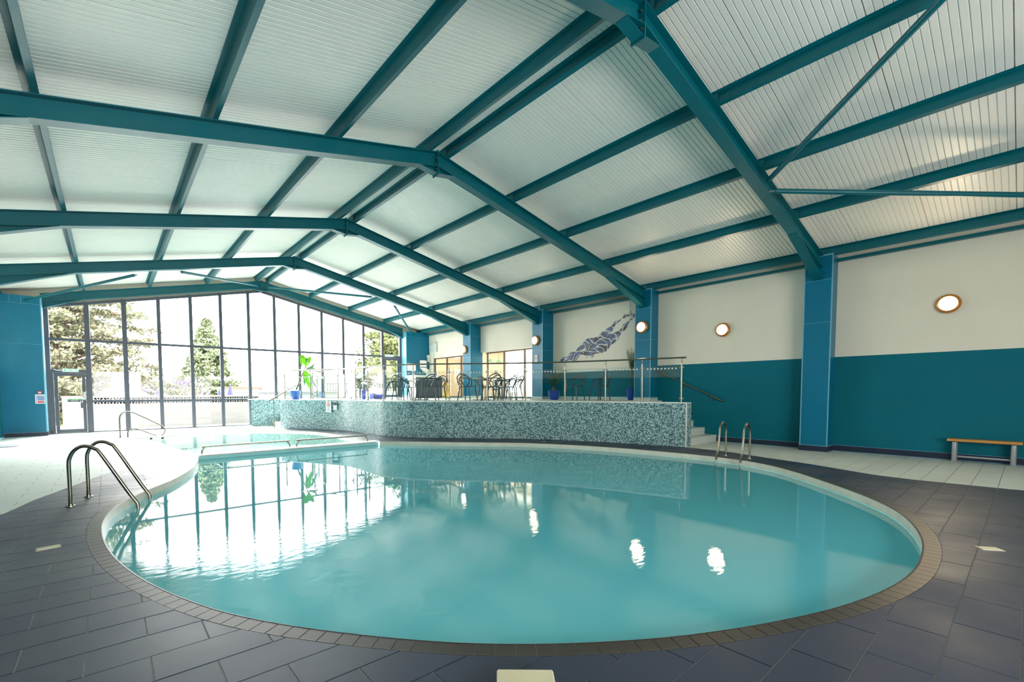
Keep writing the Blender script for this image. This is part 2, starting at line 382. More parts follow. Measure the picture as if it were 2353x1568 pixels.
# ------------------------------------------------------------------ plan outlines (metres)
BIG = cr_spline([(.78, 11.86), (1.39, 11.26), (2.1, 10.45), (2.85, 9.65), (3.6, 8.8), (4.19, 7.68), (4.58, 6.45), (4.76, 5.3), (4.82, 4.45), (4.72, 3.75), (4.45, 3.15), (4.0, 2.6), (3.3, 1.95), (2.55, 1.34), (1.78, .9), (.8, .62), (-.2, .54), (-1.0, .63), (-1.8, .87), (-2.66, 1.28), (-3.42, 1.83), (-4.0, 2.45), (-4.5, 3.18), (-4.84, 4.0), (-5.05, 4.85), (-5.15, 5.7), (-5.15, 6.5), (-5.03, 7.25), (-4.72, 8.05), (-4.36, 8.75), (-4.06, 9.55), (-3.86, 10.25), (-3.7, 11.05), (-3.6, 11.87)], 7)
SMALL = cr_spline([(-3.6, 12.2), (-3.78, 13.6), (-3.95, 15.2), (-4.12, 16.4), (-4.4, 17.0), (-4.55, 17.45), (-4.2, 17.75), (-3.7, 17.75), (-3.2, 18.05), (-2.55, 18.42), (-1.45, 18.36), (-.4, 17.7), (.38, 16.5), (.62, 15.0), (.5, 13.5), (.52, 12.15)], 7)
POOLS = [BIG, SMALL]
BOTH = BIG[::1] + SMALL                      # one outline round both pools (the dividing wall lies inside)
FRONT = cr_spline([(.07, 18.92), (.69, 17.75), (1.32, 16.55), (1.58, 15.6), (1.56, 14.4), (1.62, 13.4), (1.9, 12.55), (2.42, 11.75), (3.35, 10.75), (4.35, 9.6), (5.02, 8.37), (5.55, 7.0), (5.97, 5.51)], 7)
PLAT = FRONT + [(6.22, 5.51), (6.22, 7.28), (8.1, 7.28), (8.1, 21.15), (-.62, 21.15), (-.62, 20.5), (1.7, 20.5), (1.7, 18.95), (.07, 18.95)]
PZ = 1.12
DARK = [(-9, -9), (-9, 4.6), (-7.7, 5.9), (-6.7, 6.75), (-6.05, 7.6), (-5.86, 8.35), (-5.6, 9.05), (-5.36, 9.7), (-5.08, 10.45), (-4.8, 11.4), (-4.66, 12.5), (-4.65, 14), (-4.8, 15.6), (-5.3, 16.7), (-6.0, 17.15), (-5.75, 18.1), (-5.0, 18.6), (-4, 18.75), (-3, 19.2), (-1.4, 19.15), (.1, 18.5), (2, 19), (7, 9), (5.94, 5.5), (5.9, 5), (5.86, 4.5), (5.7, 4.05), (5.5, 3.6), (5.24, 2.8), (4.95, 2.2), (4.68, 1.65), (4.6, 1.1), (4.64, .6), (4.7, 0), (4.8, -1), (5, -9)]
X0, X1, Y0_, Y1_ = -7.65, 8.1, -5.6, 21.2
FR = [-1.24, 3.22, 7.68, 12.14, 16.60, 21.06]  # portal frames
XC = 7.48; SL = .2126; ZR = 6.085
zt = lambda x: ZR - SL * abs(x)

# ------------------------------------------------------------------ floor: slab of grout, tiles proud of it
floor = struct('floor', label='tiled pool surround, slate grey by the water and pale grey by the walls')
WATER_HOLE = BOTH
mb = MB()
outer = [Vector((x, y, 0)) for x, y in ((X0, Y0_), (X1, Y0_), (X1, Y1_), (X0, Y1_))]
hole = [Vector((x, y, 0)) for x, y in WATER_HOLE]
allp = outer + hole
mb.v = [(p.x, p.y, -.005) for p in allp]
for t in tessellate_polygon([outer, hole]): mb.face(t)
mb.build('grout_bed', GROUT, floor)
TW, TH, G = .535, .2705, .0075
COPE = offset(BOTH, -.125, True)
if sdf([COPE[0]], BOTH)[0] < 0: COPE = offset(BOTH, .125, True)
def clip(poly, vals, lo=True):
    out, n = [], len(poly)
    for i in range(n):
        a, b = poly[i], poly[(i + 1) % n]; fa, fb = vals[i], vals[(i + 1) % n]
        if fa >= 0: out.append((a, fa))
        if (fa >= 0) != (fb >= 0):
            t = fa / (fa - fb); out.append(((a[0] + (b[0] - a[0]) * t, a[1] + (b[1] - a[1]) * t), 0.0))
    return [p for p, _ in out]
rects = []
row = 0; y = .25 - TH * 22
while y < Y1_:
    k = round((y - .25) / TH); off = -2.27 + (TW / 2 if k % 2 == 0 else 0) 
    x = off - TW * 11
    while x < X1:
        a, c, b_, d = max(x + G / 2, X0), max(y + G / 2, Y0_), min(x + TW - G / 2, X1), min(y + TH - G / 2, Y1_)
        if b_ - a > .03 and d - c > .03: rects.append((a, c, b_, d))
        x += TW
    y += TH
ctr = np.array([((a + c) / 2, (b + d) / 2) for a, b, c, d in rects])
dpool = sdf(ctr, COPE); dplat = sdf(ctr, PLAT)
dD = sdf(ctr, DARK)
tiles = []
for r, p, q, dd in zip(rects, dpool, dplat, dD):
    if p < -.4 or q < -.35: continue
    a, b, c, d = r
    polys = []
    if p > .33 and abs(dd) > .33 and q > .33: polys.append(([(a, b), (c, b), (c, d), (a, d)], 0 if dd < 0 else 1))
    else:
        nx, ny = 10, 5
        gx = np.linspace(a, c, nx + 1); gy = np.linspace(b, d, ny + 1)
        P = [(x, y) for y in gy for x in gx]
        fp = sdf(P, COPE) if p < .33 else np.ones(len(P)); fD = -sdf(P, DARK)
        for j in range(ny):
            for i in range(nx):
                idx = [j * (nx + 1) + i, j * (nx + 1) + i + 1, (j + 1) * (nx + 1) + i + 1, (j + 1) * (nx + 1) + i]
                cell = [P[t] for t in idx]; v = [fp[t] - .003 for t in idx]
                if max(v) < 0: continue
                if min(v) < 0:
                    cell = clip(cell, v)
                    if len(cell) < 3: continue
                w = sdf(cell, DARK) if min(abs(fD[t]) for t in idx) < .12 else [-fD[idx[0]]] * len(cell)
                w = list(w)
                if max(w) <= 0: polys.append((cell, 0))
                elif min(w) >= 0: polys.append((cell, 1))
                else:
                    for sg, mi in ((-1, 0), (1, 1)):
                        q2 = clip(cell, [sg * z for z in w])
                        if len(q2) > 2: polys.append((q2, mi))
    if not polys: continue
    pr = [proj(x, y, 0) for x, y in ((a, b), (c, b), (c, d), (a, d))]
    sz = 0
    if all(pr):
        xs = [t[0] for t in pr]; ys = [t[1] for t in pr]
        if max(xs) > 0 and min(xs) < W_ and max(ys) > 0 and min(ys) < H_:
            sz = abs(sum(pr[i][0] * pr[(i + 1) % 4][1] - pr[(i + 1) % 4][0] * pr[i][1] for i in range(4))) / 2
    if pr and sz == 0 and (b > -1.5 and c > 5.5 or b < -1.6): pass
    tiles.append((sz, polys))
tiles.sort(key=lambda t: -t[0])
def tile_mesh(mb, polys, h):
    for p, mi in polys: mb.poly([(x, y, h) for x, y in p], mi)
def finish_tiles(mb, name, parent, h):
    me = bpy.data.meshes.new(name); me.from_pydata(mb.v, [], mb.f); me.materials.append(DTILE); me.materials.append(LTILE)
    me.polygons.foreach_set('material_index', mb.mi)
    bm = bmesh.new(); bm.from_mesh(me); bmesh.ops.remove_doubles(bm, verts=bm.verts, dist=.0004)
    for f in bm.faces:
        if f.normal.z < 0: f.normal_flip()
    ed = [e for e in bm.edges if e.is_boundary]
    r = bmesh.ops.extrude_edge_only(bm, edges=ed)
    for v in r['geom']:
        if isinstance(v, bmesh.types.BMVert): v.co.z = -.012
    bm.to_mesh(me); bm.free()
    o = bpy.data.objects.new(name, me); COL.objects.link(o); o.parent = parent; return o
for i, (sz, polys) in enumerate(tiles[:300]):
    mb = MB(); tile_mesh(mb, polys, rng.uniform(-.0012, .0006)); finish_tiles(mb, 'tile', floor, 0)
mb = MB()
for sz, polys in tiles[300:]: tile_mesh(mb, polys, rng.uniform(-.001, .0005))
tag(finish_tiles(mb, 'far_tiles', floor, 0), kind='stuff')

# ------------------------------------------------------------------ pools
WZ = -.10
def ring_wall(P, z0, z1, closed=False, w=None):
    mb = MB(); n = len(P)
    for i in range(n if closed else n - 1):
        a, b = P[i], P[(i + 1) % n]; mb.poly([(a[0], a[1], z0), (b[0], b[1], z0), (b[0], b[1], z1), (a[0], a[1], z1)])
    return mb
def flat(P, z):
    mb = MB(); V = [Vector((x, y, 0)) for x, y in P]; mb.v = [(x, y, z) for x, y in P]
    for t in tessellate_polygon([V]): mb.face(t)
    return mb
def join(*ms):
    m = MB()
    for q in ms:
        b = len(m.v); m.v += q.v
        for f, mi, u in zip(q.f, q.mi, q.uv): m.face([b + i for i in f], mi, u)
    return m
pool = thing('swimming_pool', 'large curved swimming pool filled with turquoise water', 'pool')
DEEP = BIG + [(-3.6, 11.87)]
join(ring_wall(BIG, -1.35, -.105, True), flat(BIG, -1.35)).build('basin', BASIN, pool)
join(ring_wall(BIG, -.115, -.004)).build('rim_band', CREAM, pool)
# nosing lip between water and grating
lip = MB(); inn = BIG; out = offset(BIG, .012)
if sdf([out[40]], BIG)[0] < 0: out = offset(BIG, -.012)
for i in range(len(BIG) - 1):
    a, b, c, d = inn[i], inn[i + 1], out[i + 1], out[i]
    lip.poly([(a[0], a[1], -.004), (b[0], b[1], -.004), (c[0], c[1], .002), (d[0], d[1], .002)])
lip.build('nosing', NOSE, pool)
flat(offset(BIG, 0), WZ).build('water_surface', WATER, pool)
for x, y, r in ((3.05, 4.7, .13), (4.15, 5.6, .1), (3.3, 7.9, .1), (0.5, 9.5, .1)):
    MB().lathe([(0, .012), (r * .7, .014), (r, .004), (r, -.002)], (x, y, -1.35), 20).build('drain_cover', SILVER, pool)
pool2 = thing('paddling_pool', 'shallow pale green paddling pool beyond the dividing wall', 'pool')
join(ring_wall(SMALL, -.45, -.03, True), flat(SMALL, -.45)).build('basin', BASIN2, pool2)
ring_wall(SMALL, -.06, 0).build('rim_band', CREAM, pool2)
flat(SMALL, -.06).build('water_surface', WATER2, pool2)
# dividing wall between the pools
dv = thing('dividing_wall', 'low white wall with grab rails dividing the two pools', 'wall', (0, 0, 0))
bx('wall_body', CREAM, dv, -3.62, 11.9, -.5, .8, 12.18, -.012)
bx('wall_capping', WHITE, dv, -3.66, 11.86, -.012, .8, 12.22, .004)
bx('pool_side_band', BASIN, dv, -3.6, 11.871, -1.3, .75, 11.9, -.03)

# grating tiles round the pools (overflow channel); nearest 300 as parts, the rest joined
def ring_tiles(P, parent, limit, width=.125, pitch=.1105):
    S = arc_len(P); tot = S[-1]; n = int(tot / pitch); pitch = tot / n; res = []
    O = offset(P, width); sgn = 1
    if sdf([O[len(O) // 2]], BOTH)[0] < 0: sgn = -1
    for i in range(n):
        c = []
        for s in (i * pitch + .003, (i + 1) * pitch - .003):
            p, d = at_len(P, S, s); nrm = np.array([-d[1], d[0]]) * sgn
            c += [p + nrm * .014, p + nrm * width]
        pc = proj(*c[0], 0); dist = math.dist(c[0], (CAM.x, CAM.y))
        res.append((dist if pc and -60 < pc[0] < W_ + 60 and pc[1] < H_ + 60 else 99, c))
    res.sort(key=lambda t: t[0])
    stuff = MB()
    for k, (d, c) in enumerate(res):
        m = MB() if k < limit else stuff
        a, b, e, f = c[0], c[1], c[3], c[2]  # inner0 outer0 outer1 inner1
        top = [(q[0], q[1], .0) for q in (a, b, e, f)]; bot = [(q[0], q[1], -.012) for q in (a, b, e, f)]
        w = pitch; uv = ((0, 0), (0, width), (w, width), (w, 0)); i0 = len(m.v); m.v += top + bot
        m.face((i0, i0 + 1, i0 + 2, i0 + 3), 0, uv)
        for j in range(4): m.face((i0 + j, i0 + (j + 1) % 4, i0 + 4 + (j + 1) % 4, i0 + 4 + j), 0, ((0, .11),) * 4)
        if k < limit: m.build('grating_tile', GRATE, parent)
    if stuff.v: tag(stuff.build('far_grating', GRATE, parent), kind='stuff')
ring_tiles(BIG, pool, 298)
ring_tiles(SMALL, pool2, 0)

# ------------------------------------------------------------------ roof: ribbed panels
ceil = struct('ceiling', label='pitched ceiling of ribbed white metal panels')
PW = 1.142; RZ = .178
def roof_panel(y0, y1, sx):
    mb = MB(); xe = 8.35; nr = 14; pr = []
    y = y0 + .004
    pitch = (y1 - y0) / nr
    prof = [(y0, .03), (y0 + .009, 0)]
    for i in range(nr):
        c = y0 + (i + 1) * pitch
        if i < nr - 1: prof += [(c - .008, 0), (c - .004, .006), (c + .004, .006), (c + .008, 0)]
    prof += [(y1 - .009, 0), (y1, .03)]
    for j in range(len(prof) - 1):
        (ya, ha), (yb, hb) = prof[j], prof[j + 1]
        q = []
        for yy, hh in ((ya, ha), (yb, hb)):
            q.append(((0.0, yy, ZR + RZ + hh), (sx * xe, yy, ZR + RZ - SL * xe + hh)))
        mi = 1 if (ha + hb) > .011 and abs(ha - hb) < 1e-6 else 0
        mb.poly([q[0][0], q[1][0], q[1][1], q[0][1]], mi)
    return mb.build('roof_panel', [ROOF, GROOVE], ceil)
yb = 5.985 - PW * 10
while yb < 21.6:
    for sx in (-1, 1): roof_panel(yb, yb + PW, sx)
    yb += PW
bx('ridge_cap', ROOF, ceil, -.12, Y0_, ZR + RZ - .03, .12, 21.3, ZR + RZ - .012)
# weatherproof outer skin so that no sky shows through the joints
MB().prism([(-8.6, ZR + RZ + .05 - SL * 8.6), (0, ZR + RZ + .05), (8.6, ZR + RZ + .05 - SL * 8.6), (8.6, ZR + RZ + .2 - SL * 8.6), (0, ZR + RZ + .2), (-8.6, ZR + RZ + .2 - SL * 8.6)], Y0_ - .2, 21.75, 1).build('outer_skin', WWALL, ceil)

# ------------------------------------------------------------------ portal frames
FW = .185; NAMES = ['behind the camera', 'nearest the camera', 'second from the camera, at the mural', 'third from the camera', 'fourth from the camera', 'against the end glazing']
def flange(mb, p, q, y, w=FW, t=.014): mb.obox((p[0], y, p[1]), (q[0], y, q[1]), w, t, (0, 0, 1))
D = .283
for fi, fy in enumerate(FR):
    root = thing('portal_frame', 'teal steel portal frame with haunched rafters, ' + NAMES[fi], 'roof beam', (0, fy, 0))
    xe = XC if fi < 5 else 6.7
    for sx in (-1, 1):
        rf = MB(); T_ = lambda x, dz=0: (sx * x, zt(x) + dz)
        flange(rf, T_(.01, -.007), T_(xe, -.007), 0); flange(rf, T_(.01, -D + .007), T_(xe, -D + .007), 0)
        rf.prism([T_(.01, -.01), T_(xe, -.01), T_(xe, -D + .01), T_(.01, -D + .01)], -.005, .005, 1)
        raf = rf.build('rafter', TEAL, root)
        zk = 3.94 if fi < 5 else 4.17
        hb = MB(); flange(hb, (sx * 5.68, zt(5.68) - D), (sx * xe, zk + .005), 0)
        hb.prism([(sx * 5.7, zt(5.7) - D), (sx * xe, zt(xe) - D), (sx * xe, zk)], -.005, .005, 1)
        hb.build('haunch', TEAL, root)
        ah = MB(); flange(ah, (sx * .36, zt(.36) - D), (sx * .012, 5.675), 0, .16, .01)
        ah.prism([(sx * .36, zt(.36) - D), (sx * .01, zt(0) - D), (sx * .01, 5.68)], -.004, .004, 1)
        ah.build('apex_gusset', TEAL, root)
        bo = MB()
        for z in (5.7, 5.76, 5.86, 5.97):
            for yy in (-.05, .05): bo.lathe([(.014, -.02), (.014, .02)], (sx * .022, yy, z), 6, axis=0)
        bo.build('bolts', STEELD, root)
    bx('apex_plate', TEAL, root, -.011, -FW / 2 - .004, 5.64, .011, FW / 2 + .004, 6.11)

# purlins: Z sections along the hall, on cleats at every frame
PX = [.2, 1.99, 3.81, 5.64, 7.56]; PN = ['beside the ridge', 'first below the ridge', 'midway down', 'second above the eaves', 'at the eaves']
for sx, side in ((-1, 'left'), (1, 'right')):
    for x, nm in zip(PX, PN):
        root = thing('purlin', f'teal steel purlin along the {side} roof slope, {nm}', 'roof beam')
        zb = zt(x) + .002; c = math.cos(math.atan(SL)); k = SL
        u = Vector((sx * c, 0, -k * c)); n = Vector((sx * k * c, 0, c))
        P = Vector((sx * x, 0, zb)); m = MB()
        H = .17
        def strip(a, b, th):
            """a,b: 2-D offsets along slope/normal"""
            A = P + u * a[0] + n * a[1]; B = P + u * b[0] + n * b[1]; d = (B - A).normalized(); q = d.cross(Vector((0, 1, 0))) * th
            i0 = len(m.v)
            for yy in (Y0_, 21.15 if x > 7 or True else 21): 
                for v in (A, B, B + q, A + q): m.v.append((v.x, yy, v.z))
            for f in ((0, 1, 2, 3), (7, 6, 5, 4), (0, 4, 5, 1), (1, 5, 6, 2), (2, 6, 7, 3), (3, 7, 4, 0)): m.face([i0 + t for t in f])
        strip((0, 0), (0, H), .004); strip((0, 0), (.068 * sx, 0), .004); strip((0, H), (-.068 * sx, H), .004); strip((.068 * sx, 0), (.068 * sx, .016), .004)
        m.build('web_and_flanges', TEAL, root)
        for fi, fy in enumerate(FR[:-1]):
            cm = MB(); cx = sx * x
            cm.prism([(cx - sx * .012, zb), (cx - sx * .004, zb), (cx - sx * .004, zb + .15), (cx - sx * .012, zb + .15)], fy - .09, fy + .05, 1)
            for yy in (-.06, .02):
                for zz in (.045, .115): cm.lathe([(.013, -.016), (.013, .022)], (cx + sx * .0, fy + yy, zb + zz), 6, axis=0)
            cm.build('cleat', TEAL, root)
# wind bracing tubes in the end bays
def brace(lbl, a, b, r=.042):
    a, b = Vector(a), Vector(b); d = (b - a).normalized(); root = thing('brace', lbl, 'roof brace')
    MB().tube([a + d * .1, b - d * .1], r, 12).build('tube', TEAL, root, True)
    e = MB()
    for p, q in ((a, a + d * .14), (b - d * .14, b)): e.obox(p, q, .08, .012)
    e.build('end_plate', TEAL, root)
brace('teal bracing tube rising from the near rafter towards the ridge', (3.88, 3.1, 5.06), (0.06, -1.15, 5.86))
brace('teal bracing tube falling from the near rafter towards the eaves', (4.0, 3.1, 4.94), (7.2, -1.15, 4.32))
brace('teal bracing tube from the left corner box up to the fourth rafter', (-7.05, 20.7, 4.34), (-4.35, 16.7, 4.8))
brace('teal bracing tube from the fourth rafter to the end ridge, left slope', (-3.3, 16.7, 5.06), (-.12, 20.95, 5.86))
brace('teal bracing tube from the end ridge to the fourth rafter, right slope', (.16, 20.95, 5.86), (3.0, 16.7, 5.12))
brace('teal bracing tube falling to the blue corner box behind the counter', (3.9, 16.7, 4.9), (7.08, 20.7, 4.34))
# eaves rails on top of the side walls
for sx, side in ((1, 'right'), (-1, 'left')):
    t = tag(bx('eaves_rail', TEAL, None, sx * 7.78, Y0_, 4.36, sx * 8.02, 20.75, 4.42), f'flat teal steel rail along the top of the {side} wall', 'rail')

# ------------------------------------------------------------------ columns
def column(fi, sx):
    fy = FR[fi]; base = 0 if fi < 2 or sx < 0 else PZ; w = .264; xb = 8.2 if sx > 0 else 7.9; f = XC
    side = 'right' if sx > 0 else 'left'
    lab = {0: 'behind the camera', 1: 'nearest, standing on the pool deck', 2: 'beside the swimmer mural, on the platform', 3: 'between mural and cafe window, with small grey sign', 4: 'between the two cafe windows'}[fi]
    root = thing('clad_column', f'boxed blue column on the {side} wall, {lab}', 'column', (sx * f, fy, 0))
    bx('core', BTRIM, root, sx * .006, -w + .006, base, sx * (xb - f), w - .006, 4.5)
    zz = [base + .135 if fi < 2 or sx < 0 else base + .1, 2.97, 3.93, 4.47]
    for a, b in zip(zz[:-1], zz[1:]): bx('cladding_panel', BLUE, root, 0, -w, a + .004, sx * (xb - f - .001), w, b - .004)
    e = MB()
    for yy in (-w, w): e.box(sx * -.004, yy - .011, zz[0], sx * .012, yy + .011, 4.47)
    e.build('corner_trim', BTRIM, root)
    bx('plinth_tile', SKIRT if base == 0 else LTILE, root, sx * -.022, -w - .022, base, sx * (xb - f), w + .022, zz[0] - .008)
    p = MB(); p.box(sx * -.024, -w - .024, zz[0] - .008, sx * (xb - f), w + .024, zz[0] + .002)
    p.build('plinth_cap', BTRIM, root)
for fi in range(0, 5):
    column(fi, 1)
    if fi >= 3 or fi == 0: column(fi, -1)
# corner boxes beside the end glazing
def corner(sx, xa, xb, lab, base):
    root = thing('corner_box', lab, 'column', (0, 20.7, 0))
    bx('core', BTRIM, root, xa + .006, .006, base, xb - .006, .48, 4.5)
    zz = [base + .13, 2.97, 4.25]
    for a, b in zip(zz[:-1], zz[1:]): bx('cladding_panel', BLUE, root, xa, 0, a + .004, xb, .49, b - .004)
    xs = [xa, xa + (xb - xa) * .28, xa + (xb - xa) * .55, xb]
    for a, b in zip(xs[:-1], xs[1:]): bx('cladding_panel', BLUE, root, a + .004, 0, 4.254, b - .004, .48, 4.5)
    xi = xb if sx < 0 else xa
    bx('corner_trim', BTRIM, root, xi - .014, -.006, base + .13, xi + .014, .48, 4.5)
    bx('plinth_tile', SKIRT if base == 0 else LTILE, root, xa - .01, -.022, base, xb + (.01 if sx < 0 else 0), .49, base + .12)
corner(-1, -7.66, -6.67, 'wide blue clad box in the far left corner beside the fire door', 0)
corner(1, 6.7, 8.08, 'wide blue clad box in the far right corner behind the counter', PZ)

# ------------------------------------------------------------------ side and end walls
def wall(name, segs, kids=True):
    root = struct(name)
    for nm, m, a in segs: bx(nm, m, root, *a)
    return root
wr = wall('wall_right', [
    ('painted_dado', WTEAL, (7.9, Y0_, 0, 8.3, 7.5, 2.188)), ('white_upper_wall', WWALL, (7.902, Y0_, 2.188, 8.3, 7.5, 4.6)),
    ('painted_dado', WTEAL, (8.08, 7.5, 0, 8.3, 12.3, 2.112)), ('white_upper_wall', WWALL, (8.082, 7.5, 2.112, 8.3, 12.3, 4.6)),
    ('window_header', WWALL, (8.09, 12.3, 3.215, 8.62, 16.5, 4.6)), ('window_header', WWALL, (8.09, 16.5, 3.165, 8.35, 21.2, 4.6)),
    ('window_jamb', WWALL, (8.09, 20.35, PZ, 8.35, 21.2, 3.165)),
    ('lower_wall', WTEAL, (8.12, 12.3, 0, 8.6, 21.2, PZ + .02))])
wl = wall('wall_left', [('painted_dado', WTEAL, (-8.0, Y0_, 0, -7.66, 21.2, 2.15)), ('white_upper_wall', WWALL, (-8.0, Y0_, 2.15, -7.662, 21.2, 4.6))])
wn_ = wall('wall_near_end', [('end_wall', WTEAL, (-8.0, Y0_ - .2, 0, 8.3, Y0_, 1.1)), ('end_wall', WWALL, (-8.0, Y0_ - .2, 3.1, 8.3, Y0_, 5.0)), ('end_wall', WWALL, (-8.0, Y0_ - .2, 1.1, -6, Y0_, 3.1)), ('end_wall', WWALL, (-3, Y0_ - .2, 1.1, 8.3, Y0_, 3.1))])  # gap in this unseen wall is added to let daylight in
MB().prism([(-8, 5.0), (8.3, 5.0), (8.3, 4.6), (0, 6.3), (-8, 4.6)], Y0_ - .2, Y0_, 1).build('gable', WWALL, wn_)
wf = wall('wall_far', [('pier', WWALL, (-8.0, 21.19, 0, -6.69, 21.5, 4.75)), ('pier', WWALL, (6.75, 21.19, 0, 8.3, 21.5, 4.75)), ('upstand', LTILE, (-6.7, 21.12, -.01, 6.75, 21.3, .015))])
# skirting tiles along the right wall
bs = struct('baseboard_right')
y = Y0_
while y < 7.38:
    y2 = min(y + .6, 7.4)
    if not any(y > f - .27 and y2 < f + .27 for f in FR[:2]):
        bx('skirting_tile', SKIRT, bs, 7.885, y + .003, .012, 7.9, y2 - .003, .135)
        bx('skirting_cap', BTRIM, bs, 7.882, y, .135, 7.9, y2, .141)
    y = y2
bx('cove_strip', BTRIM, bs, 7.882, Y0_, .002, 7.9, 5.5, .01)
bb = struct('baseboard_platform')
y = 7.96
while y < 11.85:
    bx('skirting_tile', LTILE, bb, 8.066, y + .003, PZ, 8.08, min(y + .5, 11.87) - .003, PZ + .1); y += .5

# ------------------------------------------------------------------ end glazing (window_1) with its two doors
w1 = struct('window_1', label='gabled end wall of dark framed glazing')
GY = 21.25
MX = [-6.6 + 1.0185 * i for i in range(14)]
ztop = lambda x: 5.74 - SL * abs(x)
for i, x in enumerate(MX):
    w = .14 if i in (1, 2) else .115; zb = 0 if i <= 6 else PZ
    zz = ztop(x) if 0 < i < 13 else ztop(x) - .02
    m = MB(); m.box(x - w / 2, GY - .07, zb, x + w / 2, GY + .06, zz); m.box(x - .012, GY - .078, zb, x + .012, GY - .07, zz)
    m.build('mullion', DFRAME, w1)
bay = lambda i: (MX[i] + .057, MX[i + 1] - .057)
for i in range(13):
    a, b = bay(i); zt1 = 3.215
    base = .05 if i < 6 else PZ + .03
    bx('transom', DFRAME, w1, a, GY - .05, zt1 - .042, b, GY + .05, zt1 + .042)
    if 0 < i < 6: bx('transom', DFRAME, w1, a, GY - .05, 1.06, b, GY + .05, 1.145)
    if i not in (0, 12): bx('sill_rail', DFRAME, w1, a, GY - .07, base - .05 if i < 6 else base - .03, b, GY + .06, base)
    za, zb = ztop(a), ztop(b)
    m = MB(); m.obox((a - .04, GY, ztop(a - .04) - .05), (b + .04, GY, ztop(b + .04) - .05), .11, .09) if a * b > 0 else m.prism([(a, za - .1), (0, ztop(0) - .1), (b, zb - .1), (b, zb), (0, ztop(0)), (a, za)], GY - .06, GY + .05, 1)
    m.build('head_rail', DFRAME, w1)
    # panes
    def pane(x0, z0, x1, z1, z2=None, par=w1):
        pts = [(x0, z0), (x1, z0), (x1, z1 if z2 is None else z2)] + ([(0, ztop(0) - .09)] if x0 < 0 < x1 and z2 is not None else []) + [(x0, z1)]
        m = MB(); m.poly([(x, GY, z) for x, z in pts]); m.build('pane', GLASS, par)
    pane(a, zt1 + .042, b, za - .09, zb - .09)
    if i == 0: pane(a, 2.2, b, zt1 - .042)
    elif i < 6: pane(a, 1.145, b, zt1 - .042); pane(a, base, b, 1.06)
    elif i < 12: pane(a, base, b, zt1 - .042)
    # closing wall above the glazing head
bm_ = MB(); bm_.prism([(-8, 4.0), (-6.6, ztop(6.6) - .02), (0, ztop(0) - .02), (6.7, ztop(6.7) - .02), (8.3, 4.0), (8.3, 4.7), (0, 6.4), (-8, 4.7)], 21.28, 21.45, 1); bm_.build('gable_infill', WWALL, wf)
def door(n, x0, x1, zb, zh, hand, col=DFRAME):
    root = struct(f'door_{n}', label='glazed fire door in the end glazing')
    f = MB(); f.box(x0, GY - .06, zb, x0 + .05, GY + .05, zh); f.box(x1 - .05, GY - .06, zb, x1, GY + .05, zh); f.box(x0 + .05, GY - .06, zh - .05, x1 - .05, GY + .05, zh); f.box(x0 + .05, GY - .06, zb, x1 - .05, GY + .05, zb + .025)
    f.build('door_frame', DFRAME, root)
    a, b = x0 + .065, x1 - .06; l = MB(); s_ = .09
    l.box(a, GY - .04, zb + .03, a + s_, GY + .02, zh - .06); l.box(b - s_, GY - .04, zb + .03, b, GY + .02, zh - .06)
    l.box(a + s_, GY - .04, zh - .06 - s_, b - s_, GY + .02, zh - .06); l.box(a + s_, GY - .04, zb + .03, b - s_, GY + .02, zb + .03 + .11)
    leaf = l.build('door_leaf', DFRAME, root)
    m = MB(); m.poly([(a + s_, GY, zb + .14), (b - s_, GY, zb + .14), (b - s_, GY, zh - .15), (a + s_, GY, zh - .15)]); m.build('pane', GLASS, leaf)
    h = MB(); hx = b - .04 if hand > 0 else a + .04
    h.box(hx - .035, GY - .075, zb + 1.14, hx + .035, GY - .04, zb + 1.42); h.tube([(hx, GY - .085, zb + 1.2), (hx - hand * .06, GY - .1, zb + 1.17)], .018, 8)
    h.build('lock_case', SILVER, root)
    k = MB(); k.box(hx - .11, GY - .13, zb + .86, hx + .03, GY - .05, zb + 1.06); k.build('push_pad', DFRAME, root)
    return root, a + s_, b - s_
d1, da, db = door(1, MX[0] + .06, MX[1] - .045, 0.01, 2.13, 1)
bx('transom', DFRAME, w1, MX[0] + .037, GY - .05, 2.13, MX[1] - .037, GY + .05, 2.2)
d2, _, _ = door(2, MX[12] + .04, MX[13] - .04, PZ, PZ + 2.06, -1)

# ------------------------------------------------------------------ raised platform faced in mosaic
plat = struct('platform', label='raised white cafe platform with a curved mosaic front')
m = MB(); n = len(PLAT); L = 0
for i in range(n):
    a, b = PLAT[i], PLAT[(i + 1) % n]; l = math.dist(a, b)
    if i < len(FRONT) + 1 or i >= n - 4:
        m.poly([(a[0], a[1], 0), (b[0], b[1], 0), (b[0], b[1], PZ - .03), (a[0], a[1], PZ - .03)], 0, ((L, 0), (L + l, 0), (L + l, PZ - .03), (L, PZ - .03)))
    L += l
m.build('mosaic_facing', MOSAIC, plat)
MB().prism(PLAT, PZ - .03, PZ, 2).build('platform_slab', LTILE, plat)
e = MB(); E1 = offset(FRONT, .012); E1 = E1 if sdf([E1[30]], PLAT)[0] > 0 else offset(FRONT, -.012)
for i in range(len(FRONT) - 1):
    a, b, c, d = FRONT[i], FRONT[i + 1], E1[i + 1], E1[i]
    for z0, z1 in ((PZ - .022, PZ + .002),):
        i0 = len(e.v); e.v += [(p[0], p[1], z) for z in (z0, z1) for p in (a, b, c, d)]
        for f in ((0, 1, 2, 3), (7, 6, 5, 4), (3, 2, 6, 7), (0, 4, 5, 1)): e.face([i0 + t for t in f])
e.build('edge_trim', WHITE, plat)
bx('corner_trim', WHITE, plat, 5.958, 5.498, 0, 5.982, 5.522, PZ - .02)
def steps(lab, boxes):
    root = thing('steps', lab, 'steps')
    for b in boxes: bx('step', LTILE, root, *b)
